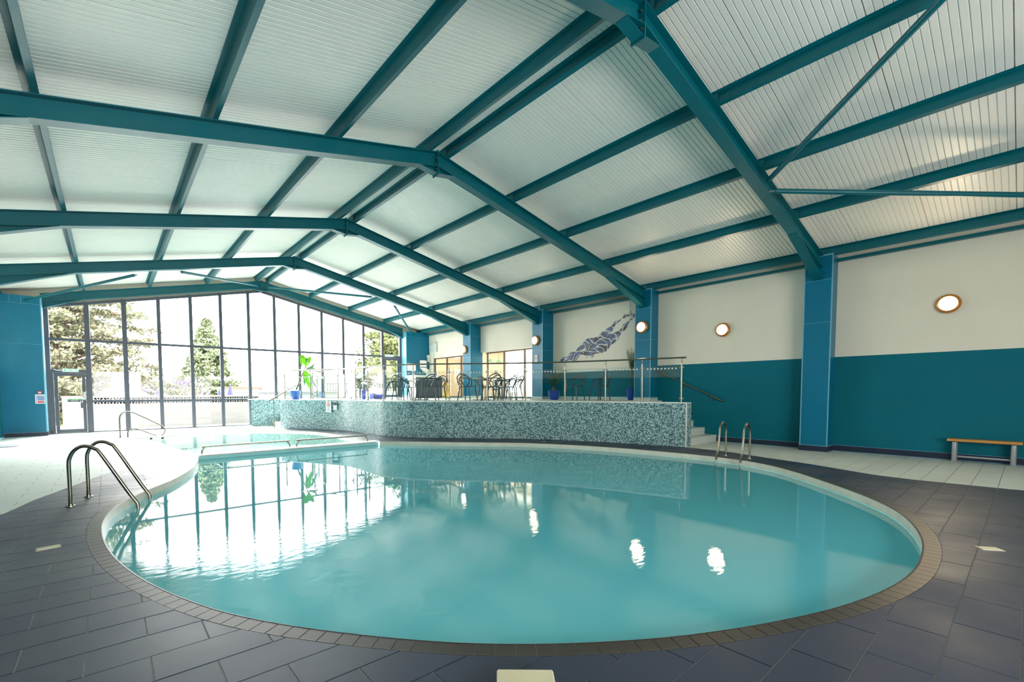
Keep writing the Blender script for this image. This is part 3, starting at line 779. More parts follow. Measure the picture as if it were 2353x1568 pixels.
steps('pale stone steps climbing to the platform beside the right wall', [(6.222, 5.6 + .33 * k, .187 * k + (.001 if k == 0 else 0), 7.895, 7.28, .187 * (k + 1)) for k in range(6)])
steps('pale steps hidden behind the mosaic front, far left end', [(.15 + .31 * k, 18.96, .187 * k + .001, 1.69, 20.49, .187 * (k + 1)) for k in range(5)])

# ------------------------------------------------------------------ cafe windows and the room behind
w2 = struct('window_2', label='recessed brown framed window behind the cafe tables')
BF = mat('brown_frame', (88, 66, 60), .4)
for y in (16.32, 15.16, 13.86, 12.55): bx('mullion', BF, w2, 8.47, y - .035, PZ + .02, 8.53, y + .035, 3.215)
bx('head_rail', BF, w2, 8.46, 12.4, 3.17, 8.54, 16.4, 3.215); bx('sill_rail', BF, w2, 8.46, 12.4, PZ, 8.54, 16.4, PZ + .07)
for a, b in ((12.58, 13.83), (13.89, 15.13), (15.19, 16.29)):
    m = MB(); m.poly([(8.5, a, PZ + .07), (8.5, b, PZ + .07), (8.5, b, 3.17), (8.5, a, 3.17)]); m.build('pane', GLASS, w2)
w3 = struct('window_3', label='brown framed window behind the grey counter')
for y in (20.31, 19.2, 17.98, 16.9): bx('mullion', BF, w3, 8.17, y - .04, PZ + .02, 8.23, y + .04, 3.165)
bx('head_rail', BF, w3, 8.16, 16.8, 3.12, 8.24, 20.35, 3.165); bx('sill_rail', BF, w3, 8.16, 16.8, PZ, 8.24, 20.35, PZ + .07)
for a, b in ((16.94, 17.94), (18.02, 19.16), (19.24, 20.27)):
    m = MB(); m.poly([(8.2, a, PZ + .07), (8.2, b, PZ + .07), (8.2, b, 3.12), (8.2, a, 3.12)]); m.build('pane', GLASS, w3)
cf = struct('wall_cafe', label='warm cafe room behind the inner windows')
bx('cafe_floor', LTILE, cf, 8.3, 11.9, PZ - .1, 19, 21.6, PZ - .002); bx('cafe_ceiling', BEIGE, cf, 8.55, 11.9, 3.7, 19, 21.6, 3.8)
bx('beige_wall', BEIGE, cf, 8.36, 21.3, PZ, 12.2, 21.6, 3.7); bx('beige_wall', BEIGE, cf, 12.2, 21.3, 3.3, 19, 21.6, 3.7); bx('low_wall', BEIGE, cf, 12.2, 21.3, PZ, 19, 21.6, PZ + .25)
bx('beige_wall', BEIGE, cf, 8.6, 11.7, PZ, 19, 11.9, 3.7); bx('partition_wall', BEIGE, cf, 10.9, 17.9, PZ, 11.1, 21.3, 3.7)
w4 = struct('window_4', label='wide cafe window seen through the inner window')
for x in (12.25, 13.3, 14.4, 15.5, 16.6, 17.7, 18.8): bx('mullion', WHITE, w4, x - .05, 21.35, PZ + .25, x + .05, 21.45, 3.3)
bx('mid_rail', WHITE, w4, 12.2, 21.36, 2.2, 18.9, 21.44, 2.27)
for i, x in enumerate((12.7, 13.9, 15.1, 16.3, 17.5)):
    m = MB(); m.prism([(x + (k % 2) * .05 - .03 * 0 + .06 * k, 21.2 + .05 * (k % 2)) for k in range(6)] + [(x + .06 * k, 21.16 + .05 * (k % 2)) for k in reversed(range(6))], PZ + .3, 3.3)
    tag(m.build('curtain', CURT), f'pale gathered curtain at the far cafe window, number {["one", "two", "three", "four", "five"][i]} from the counter side', 'curtain')
area('cafe_area_light', (9.9, 15, 3.66), (0, 0, 0), 1.6, 5, 60, (1, .9, .78))  # area light below the cafe ceiling, with no fitting modelled
area('cafe_servery_area', (9.6, 19.6, 3.66), (0, 0, 0), 1.4, 2, 26, (1, .85, .7))  # second area light at the servery end, also without a fitting

# ------------------------------------------------------------------ balustrade
posts = [(.221, 18.827), (.883, 17.582), (1.436, 16.505), (1.679, 15.494), (1.65, 14.428), (1.709, 13.416), (2.148, 12.283), (2.872, 11.384), (3.669, 10.536), (4.424, 9.652), (4.997, 8.633), (5.45, 7.56), (5.759, 6.626), (6.018, 5.677)]
bal = thing('glass_balustrade', 'long curved glass balustrade with steel posts along the platform front', 'railing')
DOT = mat('frosted_dot', (230, 236, 236), .8)
def post(par, x, y, ang, top=2.18):
    c = MB(); c.lathe([(.045, 0), (.045, .012), (.022, .014), (.022, top - PZ - .06), (.014, top - PZ - .055), (.010, top - PZ - .05), (.010, top - PZ + .05)], (x, y, PZ), 14)
    p = c.build('post', STEEL, par, True)
    for z in (PZ + .1, 2.0):
        k = MB(); dx, dy = math.cos(ang) * .055, math.sin(ang) * .055
        k.tube([(x - dx, y - dy, z), (x - dx * .8, y - dy * .8, z), (x + dx * .8, y + dy * .8, z), (x + dx, y + dy, z)], [.012, .02, .02, .012], 8)
        k.build('clamp', STEELD, p, True)
for i, (x, y) in enumerate(posts):
    a = posts[max(i - 1, 0)]; b = posts[min(i + 1, len(posts) - 1)]
    post(bal, x, y, math.atan2(b[1] - a[1], b[0] - a[0]))
def panel(par, a, b):
    a, b = Vector((*a, 0)), Vector((*b, 0)); d = (b - a).normalized(); a2, b2 = a + d * .045, b - d * .045
    m = MB(); m.obox((a2.x, a2.y, 1.62), (b2.x, b2.y, 1.62), .01, .86)
    g = m.build('glass_panel', GLASSB, par)
    n = Vector((-d.y, d.x, 0)); L = (b2 - a2).length; k = int((L - .08) / .088); m = MB()
    for j in range(k):
        c = a2 + d * (L / 2 + (j - (k - 1) / 2) * .088) - n * 0; i0 = len(m.v)
        for sgn in (-1, 1):
            cc = c + n * .0062 * sgn
            m.poly([tuple(cc + d * .02 * math.cos(t) + Vector((0, 0, 1.985 + .02 * math.sin(t)))) for t in np.linspace(0, 2 * math.pi, 11)[:-1]])
    m.build('dot_strip', DOT, g)
for a, b in zip(posts[:-1], posts[1:]): panel(bal, a, b)
rail = cr_spline([(.18, 18.93, 2.25)] + [(x, y, 2.25) for x, y in posts] + [(6.04, 5.6, 2.25)], 5)
MB().tube(rail, .022, 12).build('handrail', STEEL, bal, True)
bal2 = thing('glass_balustrade', 'short glass balustrade round the head of the left-hand steps', 'railing')
p2 = [(1.78, 20.4), (1.80, 19.75), (1.82, 18.95), (1.22, 18.86)]
for i, (x, y) in enumerate(p2): post(bal2, x, y, R(90) if i < 2 else 0)
for a, b in zip(p2[:-1], p2[1:]): panel(bal2, a, b)
MB().tube([(1.78, 20.45, 2.25), (1.8, 19.7, 2.25), (1.82, 18.95, 2.25), (1.15, 18.86, 2.25)], .022, 12).build('handrail', STEEL, bal2, True)
hr = thing('stair_handrail', 'sloping steel handrail on the teal wall above the right steps', 'handrail')
MB().tube([(7.83, 5.4, 1.12), (7.83, 5.45, 1.14), (7.83, 7.4, 2.04), (7.83, 7.46, 2.06)], .022, 12).build('rail', STEEL, hr, True)
for y in (5.72, 6.5, 7.25):
    z = 1.14 + (y - 5.45) * .4615
    MB().tube([(7.83, y, z - .02), (7.83, y, z - .09), (7.86, y, z - .11), (7.9, y, z - .11)], .009, 8).lathe([(.03, 0), (.03, .012)], (7.886, y, z - .11), 12, axis=0).build('bracket', STEEL, hr, True)
hl = thing('stair_handrail', 'thin steel handrail rising over the left-hand steps beside the end glazing', 'handrail')
MB().tube([(-.42, 18.75, 1.06), (-.36, 18.75, 1.09), (1.16, 18.75, 1.98), (1.3, 18.75, 2.1)], .02, 10).build('rail', STEEL, hl, True)
MB().lathe([(.04, 0), (.04, .01), (.016, .012), (.016, 1.17)], (-.22, 18.75, 0), 12).build('post', STEEL, hl, True)

# ------------------------------------------------------------------ pool ladders and rails
def ladder(name_lab, feet, inward, s_edge, reach):
    root = thing('pool_ladder', name_lab, 'ladder', (feet[0][0], feet[0][1], 0))
    n = Vector((*inward, 0)).normalized(); ends = []
    for fx, fy in feet:
        o = Vector((fx - feet[0][0], fy - feet[0][1], 0))
        prof = [(0, .0), (0, .3), (0, .52), (.012, .60), (.05, .68), (.11, .73), (.18, .735), (.25, .70), (.31, .63), (reach - .1, .14), (reach - .04, .03), (reach, -.05), (reach + .005, -.14), (reach, -.3), (reach - .03, -.75), (reach - .03, -1.0)]
        pts = [o + n * s_ + Vector((0, 0, z)) for s_, z in prof]
        P3 = cr_spline([tuple(p) for p in pts], 4)
        MB().tube(P3, .0215, 14).build('side_rail', STEEL, root, True)
        MB().lathe([(.052, 0), (.05, .01), (.026, .014), (.024, .03)], tuple(o), 20).build('floor_flange', STEEL, root, True)
        ends.append(o)
    for z in (-.22, -.46, -.7):
        a, b = [e + n * (reach - .01) + Vector((0, 0, z)) for e in ends]
        m = MB(); m.obox(a, b, .075, .02); m.build('tread', STEEL, root)
ladder('tall curved steel ladder at the near left pool edge', [(-5.477, 7.57), (-5.324, 8.101)], (.955, -.2), .5, .66)
ladder('steel pool ladder at the far right edge below the clad column', [(5.13, 4.2), (5.07, 3.7)], (-1, -.03), .4, .52)
r1 = thing('entry_handrail', 'looped white steel entry rail beside the paddling pool ramp', 'handrail', (-4.845, 18.235, 0))
loop = [(0, 0), (0, .4), (.005, .62), (.06, .75), (.16, .80), (.28, .79), (.42, .73), (1.0, .36), (1.1, .27), (1.14, .17), (1.11, .06), (1.03, .0), (.93, .0), (.8, .06), (.46, .23), (.34, .265), (.24, .24), (.19, .16), (.185, 0)]
MB().tube([(x, 0, z) for x, z in cr_spline(loop, 4)], .02, 12).build('rail', STEEL, r1, True)
for x in (0, .185): MB().lathe([(.04, 0), (.04, .01), (.02, .012)], (x, 0, 0), 16).build('floor_flange', STEEL, r1, True)
for i, (a, b, l) in enumerate(((-3.5, -1.6, 'low steel grab rail on the dividing wall, left one'), (-1.43, .49, 'low steel grab rail on the dividing wall, right one near the platform'))):
    g = thing('grab_rail', l, 'handrail', (a, 12.04, 0), group=None)
    L = b - a; pr_ = [(0, 0), (0, .04), (.02, .1), (.07, .15), (.14, .168), (L - .14, .168), (L - .07, .15), (L - .02, .1), (L, .04), (L, 0)]
    MB().tube([(x, 0, z) for x, z in cr_spline(pr_, 3)], .018, 12).build('rail', STEEL, g, True)

# ------------------------------------------------------------------ wall lights
def wall_light(x, y, z, lab, p):
    root = thing('wall_light', lab, 'lamp', (x, y, z), group='round wall lights')
    MB().lathe([(.185, 0), (.19, -.02), (.188, -.05), (.168, -.082), (.142, -.092), (.138, -.06)], (0, 0, 0), 36, axis=0).build('rim', BRONZE, root, True)
    MB().lathe([(.139, -.075), (.134, -.09), (.10, -.102), (.05, -.108), (.0001, -.11)], (0, 0, 0), 36, axis=0).build('diffuser', LAMP, root, True)
    l = bpy.data.lights.new('glow', 'AREA'); l.shape = 'DISK'; l.size = .3; l.energy = p; l.color = (1, .78, .5)
    lo = bpy.data.objects.new('glow', l); COL.objects.link(lo); lo.parent = root; lo.location = (-.125, 0, 0); lo.rotation_euler = (0, R(90), 0)
wall_light(7.898, 1.12, 3.14, 'round glowing wall light above the bench on the white wall', 20)
wall_light(7.898, 5.48, 3.08, 'round glowing wall light on the white wall between two columns', 14)
wall_light(7.478, 7.69, 3.358, 'round glowing lamp on the blue column right of the mural', 6)
wall_light(7.478, 12.2, 3.349, 'round glowing lamp on the blue column left of the mural', 5)
wall_light(7.478, 16.72, 3.331, 'round glowing lamp on the column furthest from the camera', 3)

for k, y in enumerate((3.2, 7.7, 12.2)):
    wl_ = copy_tree([o for o in bpy.data.objects if o.get('label') == 'round glowing lamp on the column furthest from the camera'][0])
    wl_.location = (-7.66, y, 3.2); wl_.rotation_euler = (0, 0, math.pi); wl_['label'] = 'round glowing wall light on the left wall outside the view, ' + ('nearest the camera', 'middle one', 'furthest one')[k]

# ------------------------------------------------------------------ bench
bn = thing('bench', 'low wooden bench with silver round legs against the teal wall', 'bench', (7.73, .54, 0))
m = MB(); m.box(-.125, -.49, .405, .125, .49, .452); o = m.build('seat', WOOD, bn)
bv = o.modifiers.new('b', 'BEVEL'); bv.width = .008; bv.segments = 2
for y in (-.385, .385):
    MB().lathe([(.036, 0), (.038, .004), (.038, .385), (.03, .39), (.03, .405)], (-.03, y, 0), 20).build('leg', SILVER, bn, True)
    MB().lathe([(.036, 0), (.038, .004), (.038, .385), (.03, .39), (.03, .405)], (.085, y, 0), 20).build('leg', SILVER, bn, True)
bx('stretcher', SILVER, bn, .02, -.35, .085, .05, .35, .115); bx('top_frame', DFRAME, bn, -.08, -.42, .39, .11, .42, .405)

# ------------------------------------------------------------------ floor fittings
for (x, y, rz, l) in ((-5.535, 5.655, .1, 'pale rectangular cover plate set in the floor near the left ladder'), (.85, .183, -.9, 'pale rectangular cover plate set in the floor at the right')):
    t = thing('cover_plate', l, 'floor plate', (x, y, 0), rz)
    bx('frame', STEELD, t, -.085, -.085 if 0 else -.05, 0, .085, .05, .004); bx('lid', LIDC, t, -.075, -.042, .004, .075, .042, .007)
lid = thing('box_lid', 'cream plastic box at the bottom edge of the view', 'box', (-3.703, 1.373, 0), R(-41))
o = MB().box(-.136, -.2, 0, .136, .2, .056).build('box_body', LIDC, lid); bv = o.modifiers.new('b', 'BEVEL'); bv.width = .006; bv.segments = 2
bx('lid_lip', LIDC, lid, -.13, -.194, .056, .13, .194, .06)
for k, (x, y, l) in enumerate(((1.02, 15.6, 'by the foot of the mosaic curve'), (1.3, 12.85, 'where the dividing wall meets the deck'), (4.25, 8.75, 'before the mosaic wall below the mural'))):
    MB().lathe([(.0001, .006), (.05, .006), (.062, .001), (.062, 0)], (0, 0, 0), 20).build('cover', LTILE, thing('deck_cap', 'small round pale cap in the dark deck ' + l, 'floor plate', (x, y, 0)), True)
ul = thing('underwater_disc', 'small round white glowing disc just under the water below the mosaic wall', 'lamp', (4.02, 8.18, -.19))  # glowing disc added for a bright ellipse on the water
UW = mat('glowing_disc', (255, 255, 250), .4, emit=6)
MB().lathe([(.0001, -.03), (.07, -.03), (.085, -.015), (.085, .0)], (0, 0, 0), 20, axis=0).build('lens', UW, ul, True)
ul.rotation_euler = (0, 0, R(35))
tag(MB().box(-7.5, 16.9, .001, -6.95, 17.6, .014).build('door_mat', MAT_G), 'grey mat on pale tiles by the far left wall', 'mat')

# ------------------------------------------------------------------ cafe furniture
def chair(lab, x, y, rz):
    root = thing('cafe_chair', lab, 'chair', (x, y, PZ), rz, 'grey looped-back cafe chairs')
    sp = [(.205 * math.copysign(abs(math.cos(t)) ** .6, math.cos(t)), .2 * math.copysign(abs(math.sin(t)) ** .6, math.sin(t))) for t in np.linspace(0, 2 * math.pi, 25)[:-1]]
    MB().prism(sp, .43, .452).build('seat', BLACKM, root)
    for sx, sy in ((-1, 1), (1, 1), (-1, -1), (1, -1)):
        MB().tube([(sx * .18, sy * .165, .44), (sx * .235, sy * .225, 0)], [.02, .016], 8).build('leg', BLACKM, root, True)
    for nm, P in (('arm_rail', [(-.2, .13, .44), (-.25, .1, .56), (-.275, .02, .645), (-.25, -.12, .68), (-.15, -.24, .7), (0, -.28, .71), (.15, -.24, .7), (.25, -.12, .68), (.275, .02, .645), (.25, .1, .56), (.2, .13, .44)]),
                  ('back_rail', [(-.2, -.15, .44), (-.25, -.18, .6), (-.21, -.27, .74), (-.1, -.33, .82), (.02, -.345, .835), (.14, -.31, .79), (.2, -.22, .68), (.16, -.16, .56), (.08, -.18, .46)]),
                  ('back_rail', [(.2, -.15, .44), (.25, -.17, .58), (.24, -.24, .7), (.12, -.3, .78), (-.02, -.32, .76), (-.14, -.27, .68), (-.17, -.2, .56), (-.1, -.18, .46)])):
        MB().tube(cr_spline(P, 3), .0165, 8).build(nm, BLACKM, root, True)
    return root
c0 = chair('grey looped-back chair under the mural, nearer the tall palm', 6.76, 8.72, R(75))
for lab, x, y, rz in (('grey looped-back chair under the mural, nearer the cycad', 6.25, 9.3, R(95)),
    ('grey looped-back chair on the window side of the counter table', 2.62, 13.9, R(-60)), ('grey looped-back chair behind the counter table, hidden by a post', 3.15, 14.25, R(-150)),
    ('grey looped-back chair right of the counter table', 3.45, 12.95, R(110)), ('grey looped-back chair with its back to the glass, at the counter table', 2.75, 12.55, R(10)),
    ('pale-looking chair at the far table by the end glazing, left one', 2.2, 16.3, R(-70)), ('looped-back chair at the far table by the end glazing, right one', 3.05, 15.45, R(60)),
    ('grey looped-back chair at the middle table, tilted towards the counter', 3.62, 11.45, R(-70)), ('grey looped-back chair at the middle table, back to the balustrade', 4.08, 10.85, R(-10)),
    ('grey looped-back chair at the middle table, nearest the mural', 4.75, 10.85, R(70)), ('grey looped-back chair beside the window table, nearest the cycad', 6.06, 11.9, R(20)),
    ('grey looped-back chair beside the window table, by the recess', 5.45, 12.75, R(-80)), ('grey looped-back chair beyond the window table', 6.55, 13.1, R(150))):
    c = copy_tree(c0); c.location = (x, y, PZ); c.rotation_euler = (0, 0, rz); c['label'] = lab
def table(lab, x, y, r=.34):
    root = thing('cafe_table', lab, 'table', (x, y, PZ), group='round cafe tables')
    MB().lathe([(.0001, .725), (r - .01, .725), (r, .715), (r, .705), (r - .02, .7), (.0001, .7)], (0, 0, 0), 32).build('tabletop', STEELD, root, True)
    MB().lathe([(.028, .02), (.028, .7)], (0, 0, 0), 14).build('pedestal', BLACKM, root, True)
    for k in range(4):
        a = R(45 + 90 * k); MB().obox((0, 0, .03), (math.cos(a) * .3, math.sin(a) * .3, .014), .04, .02).build('foot', BLACKM, root)
for a in (('round cafe table in front of the grey counter', 3.08, 13.42), ('round cafe table at the far left by the end glazing', 2.6, 15.95), ('round cafe table in the middle of the platform', 4.25, 11.5), ('round cafe table beside the recessed window', 6.05, 12.55)): table(*a)
ct = thing('servery_counter', 'grey wood-effect counter with a white worktop and white end panel', 'counter', (5.62, 18.0, PZ))
bx('front_panel', COUNTER, ct, .02, 0, .06, 1.45, .03, .95); bx('end_panel', WHITE, ct, 0, 0, 0, .02, .7, .95); bx('carcass', COUNTER, ct, .02, .03, .0, 1.45, .7, .95)
bx('worktop', WHITE, ct, -.04, -.04, .95, 1.5, .74, 1.05); bx('kickboard', PRINTK, ct, .02, -.001, 0, 1.45, .001, .06)
cu = tag(MB().lathe([(.0001, 0), (.035, 0), (.045, .11), (.04, .11), (.03, .01), (.0001, .01)], (6.95, 18.35, PZ + 1.05), 16).build('cup', PRINTB, None, True), 'small blue cup on the right end of the white worktop', 'cup')
dz = thing('drinks_dispenser', 'pale drinks dispenser standing on the counter worktop', 'dispenser', (6.55, 18.4, PZ + 1.05))
MB().lathe([(.0001, 0), (.09, 0), (.09, .03), (.06, .05), (.07, .2), (.05, .3), (.0001, .31)], (0, 0, 0), 16).build('body', LIDC, dz, True); MB().tube([(-.06, -.03, .12), (-.12, -.06, .12), (-.12, -.06, .08)], .01, 8).build('tap', STEELD, dz, True)
pd = thing('towel_dispenser', 'wide white paper towel dispenser on the blue corner box', 'dispenser', (6.96, 20.7, 2.5))
o = MB().box(-.23, -.12, 0, .23, -.005, .37).build('body', WHITE, pd); bv = o.modifiers.new('b', 'BEVEL'); bv.width = .02; bv.segments = 2
bx('slot', PRINTK, pd, -.12, -.1, -.004, .12, -.04, .001)
hd = thing('hand_dryer', 'white hand dryer with a wedge-shaped tray on the blue corner box', 'dryer', (7.65, 20.7, 2.7))
o = MB().box(-.18, -.16, .02, .18, -.005, .36).build('body', WHITE, hd); bv = o.modifiers.new('b', 'BEVEL'); bv.width = .03; bv.segments = 3
MB().prism([(-.2, -.02), (.2, -.02), (.16, -.32)], -.14, -.02, 1).build('drip_tray', WHITE, hd)
eb = thing('electrical_box', 'pale grey electrical boxes with conduit high on the white wall', 'electrical box', (8.09, 20.2, 3.48))
bx('cabinet', LTILE, eb, -.1, -.3, 0, -.002, .02, .45); bx('small_cabinet', LTILE, eb, -.08, .05, .02, -.002, .3, .4)
MB().tube([(-.03, -.1, .45), (-.03, -.1, .9)], .012, 8).build('conduit', WHITE, eb, True); MB().tube([(-.03, .12, .02), (-.03, .12, -1.1)], .016, 8).build('conduit', WHITE, eb, True)
sr = thing('alarm_sounder', 'white round alarm sounder at the edge of the blue corner box', 'alarm', (8.0, 20.69, 3.28))
MB().lathe([(.09, 0), (.09, -.03), (.07, -.08), (.0001, -.09)], (0, 0, 0), 20, axis=1).build('body', WHITE, sr, True); bx('back_box', WHITE, sr, -.05, -.05, -.28, .06, 0, -.05)
yh = thing('yellow_hose_reel', 'bright yellow coiled hose hanging beside the right end of the counter', 'hose', (7.42, 18.15, PZ))
hp = []
for t in np.linspace(0, 6 * 2 * math.pi, 120): hp.append((.11 * math.cos(t) * .8, .05 * math.sin(t * .13), .42 + .3 * math.sin(t) + .01 * math.cos(3 * t)))
MB().tube(hp, .022, 8).build('hose', YELLOW, yh, True); MB().lathe([(.0001, 0), (.13, 0), (.15, .05), (.1, .16), (.0001, .18)], (0, 0, 0), 16).build('heaped_coil', YELLOW, yh, True)
cr_ = thing('plastic_crate', 'blue plastic crate on the platform near the end glazing', 'crate', (3.2, 17.0, PZ), .2)
for a in ((-.2, -.15, 0, .2, -.135, .24), (-.2, .135, 0, .2, .15, .24), (-.2, -.135, 0, -.185, .135, .24), (.185, -.135, 0, .2, .135, .24)): bx('side', CRATE, cr_, *a)
bx('base', CRATE, cr_, -.185, -.135, 0, .185, .135, .015)
sn = thing('blue_bin', 'small lilac blue bin beside the crate', 'bin', (2.55, 16.75, PZ))
MB().lathe([(.0001, 0), (.07, 0), (.085, .38), (.08, .38), (.065, .01), (.0001, .01)], (0, 0, 0), 16).build('body', CRATE, sn, True)
# pendants and sitter inside the cafe
for k, (x, l) in enumerate(((9.24, 'left of the pair'), (9.78, 'right of the pair'))):
    p = thing('pendant_lamp', 'green conical pendant lampshade in the cafe, ' + l, 'lamp', (x, 17, 2.93), group='green pendants')
    MB().lathe([(.14, -.06), (.05, .06), (.02, .08), (.02, .1)], (0, 0, 0), 20).build('lamp_shade', LAMPG, p, True); MB().tube([(0, 0, .1), (0, 0, .77)], .006, 6).build('cord', PRINTK, p)
def sitter():
    root = thing('person', 'grey-haired person in a pale top sitting at a cafe table inside', 'person', (9.14, 16.5, PZ), R(200))
    V = [(0, 0, .5), (0, .01, .72), (0, .02, .95), (0, .03, 1.02), (.19, .02, .93), (.24, .1, .68), (.12, .32, .66), (-.19, .02, .93), (-.24, .1, .68), (-.12, .32, .66), (.1, .02, .48), (.12, .45, .48), (.12, .43, .05), (.12, .55, .03), (-.1, .02, .48), (-.12, .45, .48), (-.12, .43, .05), (-.12, .55, .03)]
    E = [(0, 1), (1, 2), (2, 3), (2, 4), (4, 5), (5, 6), (2, 7), (7, 8), (8, 9), (0, 10), (10, 11), (11, 12), (12, 13), (0, 14), (14, 15), (15, 16), (16, 17)]
    rad = [.15, .14, .15, .055, .06, .045, .035, .06, .045, .035, .1, .07, .045, .04, .1, .07, .045, .04]
    me = bpy.data.meshes.new('body'); me.from_pydata(V, E, []); me.materials.append(CLOTH)
    o = bpy.data.objects.new('body', me); COL.objects.link(o); o.parent = root
    sk = o.modifiers.new('s', 'SKIN'); 
    for v, r in zip(me.skin_vertices[0].data if me.skin_vertices else [], rad): v.radius = (r, r)
    if not me.skin_vertices:
        pass
    o.modifiers.new('u', 'SUBSURF').levels = 1
    MB().lathe([(.0001, 1.02), (.06, 1.03), (.078, 1.1), (.085, 1.16), (.075, 1.23), (.045, 1.27), (.0001, 1.28)], (0, .04, 0), 18).build('head', SKIN, root, True)
    MB().lathe([(.084, 1.14), (.096, 1.2), (.084, 1.27), (.05, 1.3), (.0001, 1.31)], (0, .025, 0), 18).build('hair', HAIR, root, True)
    return o
bo = sitter()
try:
    bpy.context.view_layer.objects.active = bo
    if not bo.data.skin_vertices:
        bpy.ops.mesh.customdata_skin_add()
    for v, r in zip(bo.data.skin_vertices[0].data, [.15, .14, .15, .055, .06, .045, .035, .06, .045, .035, .1, .07, .045, .04, .1, .07, .045, .04]): v.radius = (r, r)
    bo.data.skin_vertices[0].data[0].use_root = True
except Exception as ex: print('skin', ex)
ct2 = thing('cafe_stool', 'dark cafe stool under the person inside', 'chair', (9.14, 16.5, PZ))
MB().lathe([(.2, .36), (.2, .4), (.0001, .41)], (0, 0, 0), 20).build('seat', BLACKM, ct2, True)
for k in range(4): a = R(45 + 90 * k); MB().tube([(math.cos(a) * .14, math.sin(a) * .14, .36), (math.cos(a) * .2, math.sin(a) * .2, 0)], .012, 8).build('leg', BLACKM, ct2)

# ------------------------------------------------------------------ plants
def pot(root, r, h, m):
    MB().lathe([(.0001, 0), (r * .62, 0), (r * .8, h * .15), (r * .97, h * .6), (r, h * .9), (r * 1.03, h * .93), (r * 1.03, h), (r * .93, h), (r * .9, h * .85), (r * .85, h * .84)], (0, 0, 0), 28).build('pot', m, root, True)
    MB().lathe([(.0001, h * .86), (r * .9, h * .86)], (0, 0, 0), 20).build('soil', SOIL, root)
def blade(mb, P, w, nrm, fold=.25, tip=.12):
    """leaf along points P, half width profile, folded about the midrib"""
    P = [Vector(p) for p in cr_spline([tuple(p) for p in P], 5)]; n = len(P); N = Vector(nrm).normalized(); rows = []
    for i, p in enumerate(P):
        t = i / (n - 1); d = (P[min(i + 1, n - 1)] - P[max(i - 1, 0)]).normalized(); sd = d.cross(N).normalized()
        hw = w * (math.sin(math.pi * min(1, max(t, .02)) ** .75) ** .7) * (1 if t < .98 else tip)
        b = len(mb.v); mb.v += [tuple(p - sd * hw + N * hw * fold), tuple(p), tuple(p + sd * hw + N * hw * fold)]; rows.append(b)
    for a, b in zip(rows[:-1], rows[1:]): mb.face((a, a + 1, b + 1, b)); mb.face((a + 1, a + 2, b + 2, b + 1))
bp_ = thing('banana_plant', 'leaning banana plant with bright green leaves in a pale blue pot', 'plant', (.58, 18.7, PZ))
pot(bp_, .2, .35, POTL)
rx = Vector((.766, -.643, 0)); Zv = Vector((0, 0, 1)); cf_ = Vector((-.643, -.766, 0))
Q = lambda a, b, d=0: rx * ((a - 700) / 505.3) + Zv * ((1210 - b) / 505.3) + cf_ * d
MB().tube([Q(715, 1020), Q(745, 950), Q(800, 820), Q(860, 690), Q(900, 600), Q(940, 520)], [.035, .034, .03, .027, .022, .012], 10).build('trunk', STEMB, bp_, True)
for P, w, m, d in (([(905, 585), (895, 520), (870, 380), (855, 470), (848, 560)][:3] and [(890, 520), (880, 390), (858, 370), (845, 460), (850, 565)], .085, LEAFB, .05), ([(930, 560), (960, 480), (1000, 410), (1025, 395), (1010, 520)], .075, LEAFB, .08),
    ([(915, 560), (910, 470), (925, 410), (915, 340)], .05, LEAFG, -.05), ([(930, 545), (990, 430), (950, 420), (960, 500)], .05, LEAFG, .1), ([(930, 600), (1000, 590), (1050, 560), (1105, 505)], .06, LEAFG, .04), ([(940, 600), (1010, 590), (1070, 600), (1115, 635)], .05, LEAFG, -.1),
    ([(930, 640), (925, 720), (960, 850), (1010, 1010)], .11, LEAFB, .12), ([(900, 660), (885, 740), (890, 850), (875, 955)], .055, LEAFG, .0), ([(960, 690), (1010, 760), (1060, 880), (1115, 990)], .05, LEAFG, -.08), ([(880, 520), (840, 420), (800, 370), (775, 320)], .03, LEAFG, -.05), ([(905, 590), (930, 540), (960, 500), (990, 430)], .05, LEAFB, .14)):
    mb = MB(); blade(mb, [Q(a, b, d * (i / 4)) for i, (a, b) in enumerate(P)], w, cf_); mb.build('leaf', m, bp_, True)
def frond(mb, base, az, elev, L, droop, lw, n=26, up=.5):
    pts = []; a = Vector((math.cos(az), math.sin(az), 0))
    for i in range(n + 1):
        t = i / n; ang = elev - droop * t
        pts.append((pts[-1] + (a * math.cos(ang) + Zv * math.sin(ang)) * L / n) if pts else Vector(base))
    mb.tube(pts, [.006 * (1 - .7 * i / n) for i in range(n + 1)], 4, caps=False)
    for i in range(3, n):
        p = pts[i]; d = (pts[i + 1] - pts[i]).normalized(); s_ = d.cross(Zv).normalized(); N = s_.cross(d)
        ll = lw * math.sin(math.pi * (.12 + .8 * i / n)) ** .6
        for sg in (-1, 1):
            q = p + (s_ * sg * .8 + d * .6 + N * up * .5).normalized() * ll; e = d * .009
            b = len(mb.v); mb.v += [tuple(p - e), tuple(p + e), tuple(q)]; mb.face((b, b + 1, b + 2))
cy_ = thing('cycad', 'squat cycad with dark stiff fronds in a cobalt blue pot', 'plant', (6.5, 10.4, PZ))
pot(cy_, .2, .32, POT); MB().lathe([(.07, .27), (.075, .36), (.05, .45), (.0001, .47)], (0, 0, 0), 12).build('trunk', BARK, cy_, True)
for k in range(22):
    mb = MB(); frond(mb, (0, 0, .44), k * 2.4, R(82 - (k % 5) * 9), .5 + .06 * (k % 3), R(25 + 10 * (k % 4)), .1, 22); mb.build('frond', CYCAD, cy_)
pl = thing('palm', 'tall feathery palm in a cobalt blue pot half hidden by the column', 'plant', (7.74, 8.2, PZ))
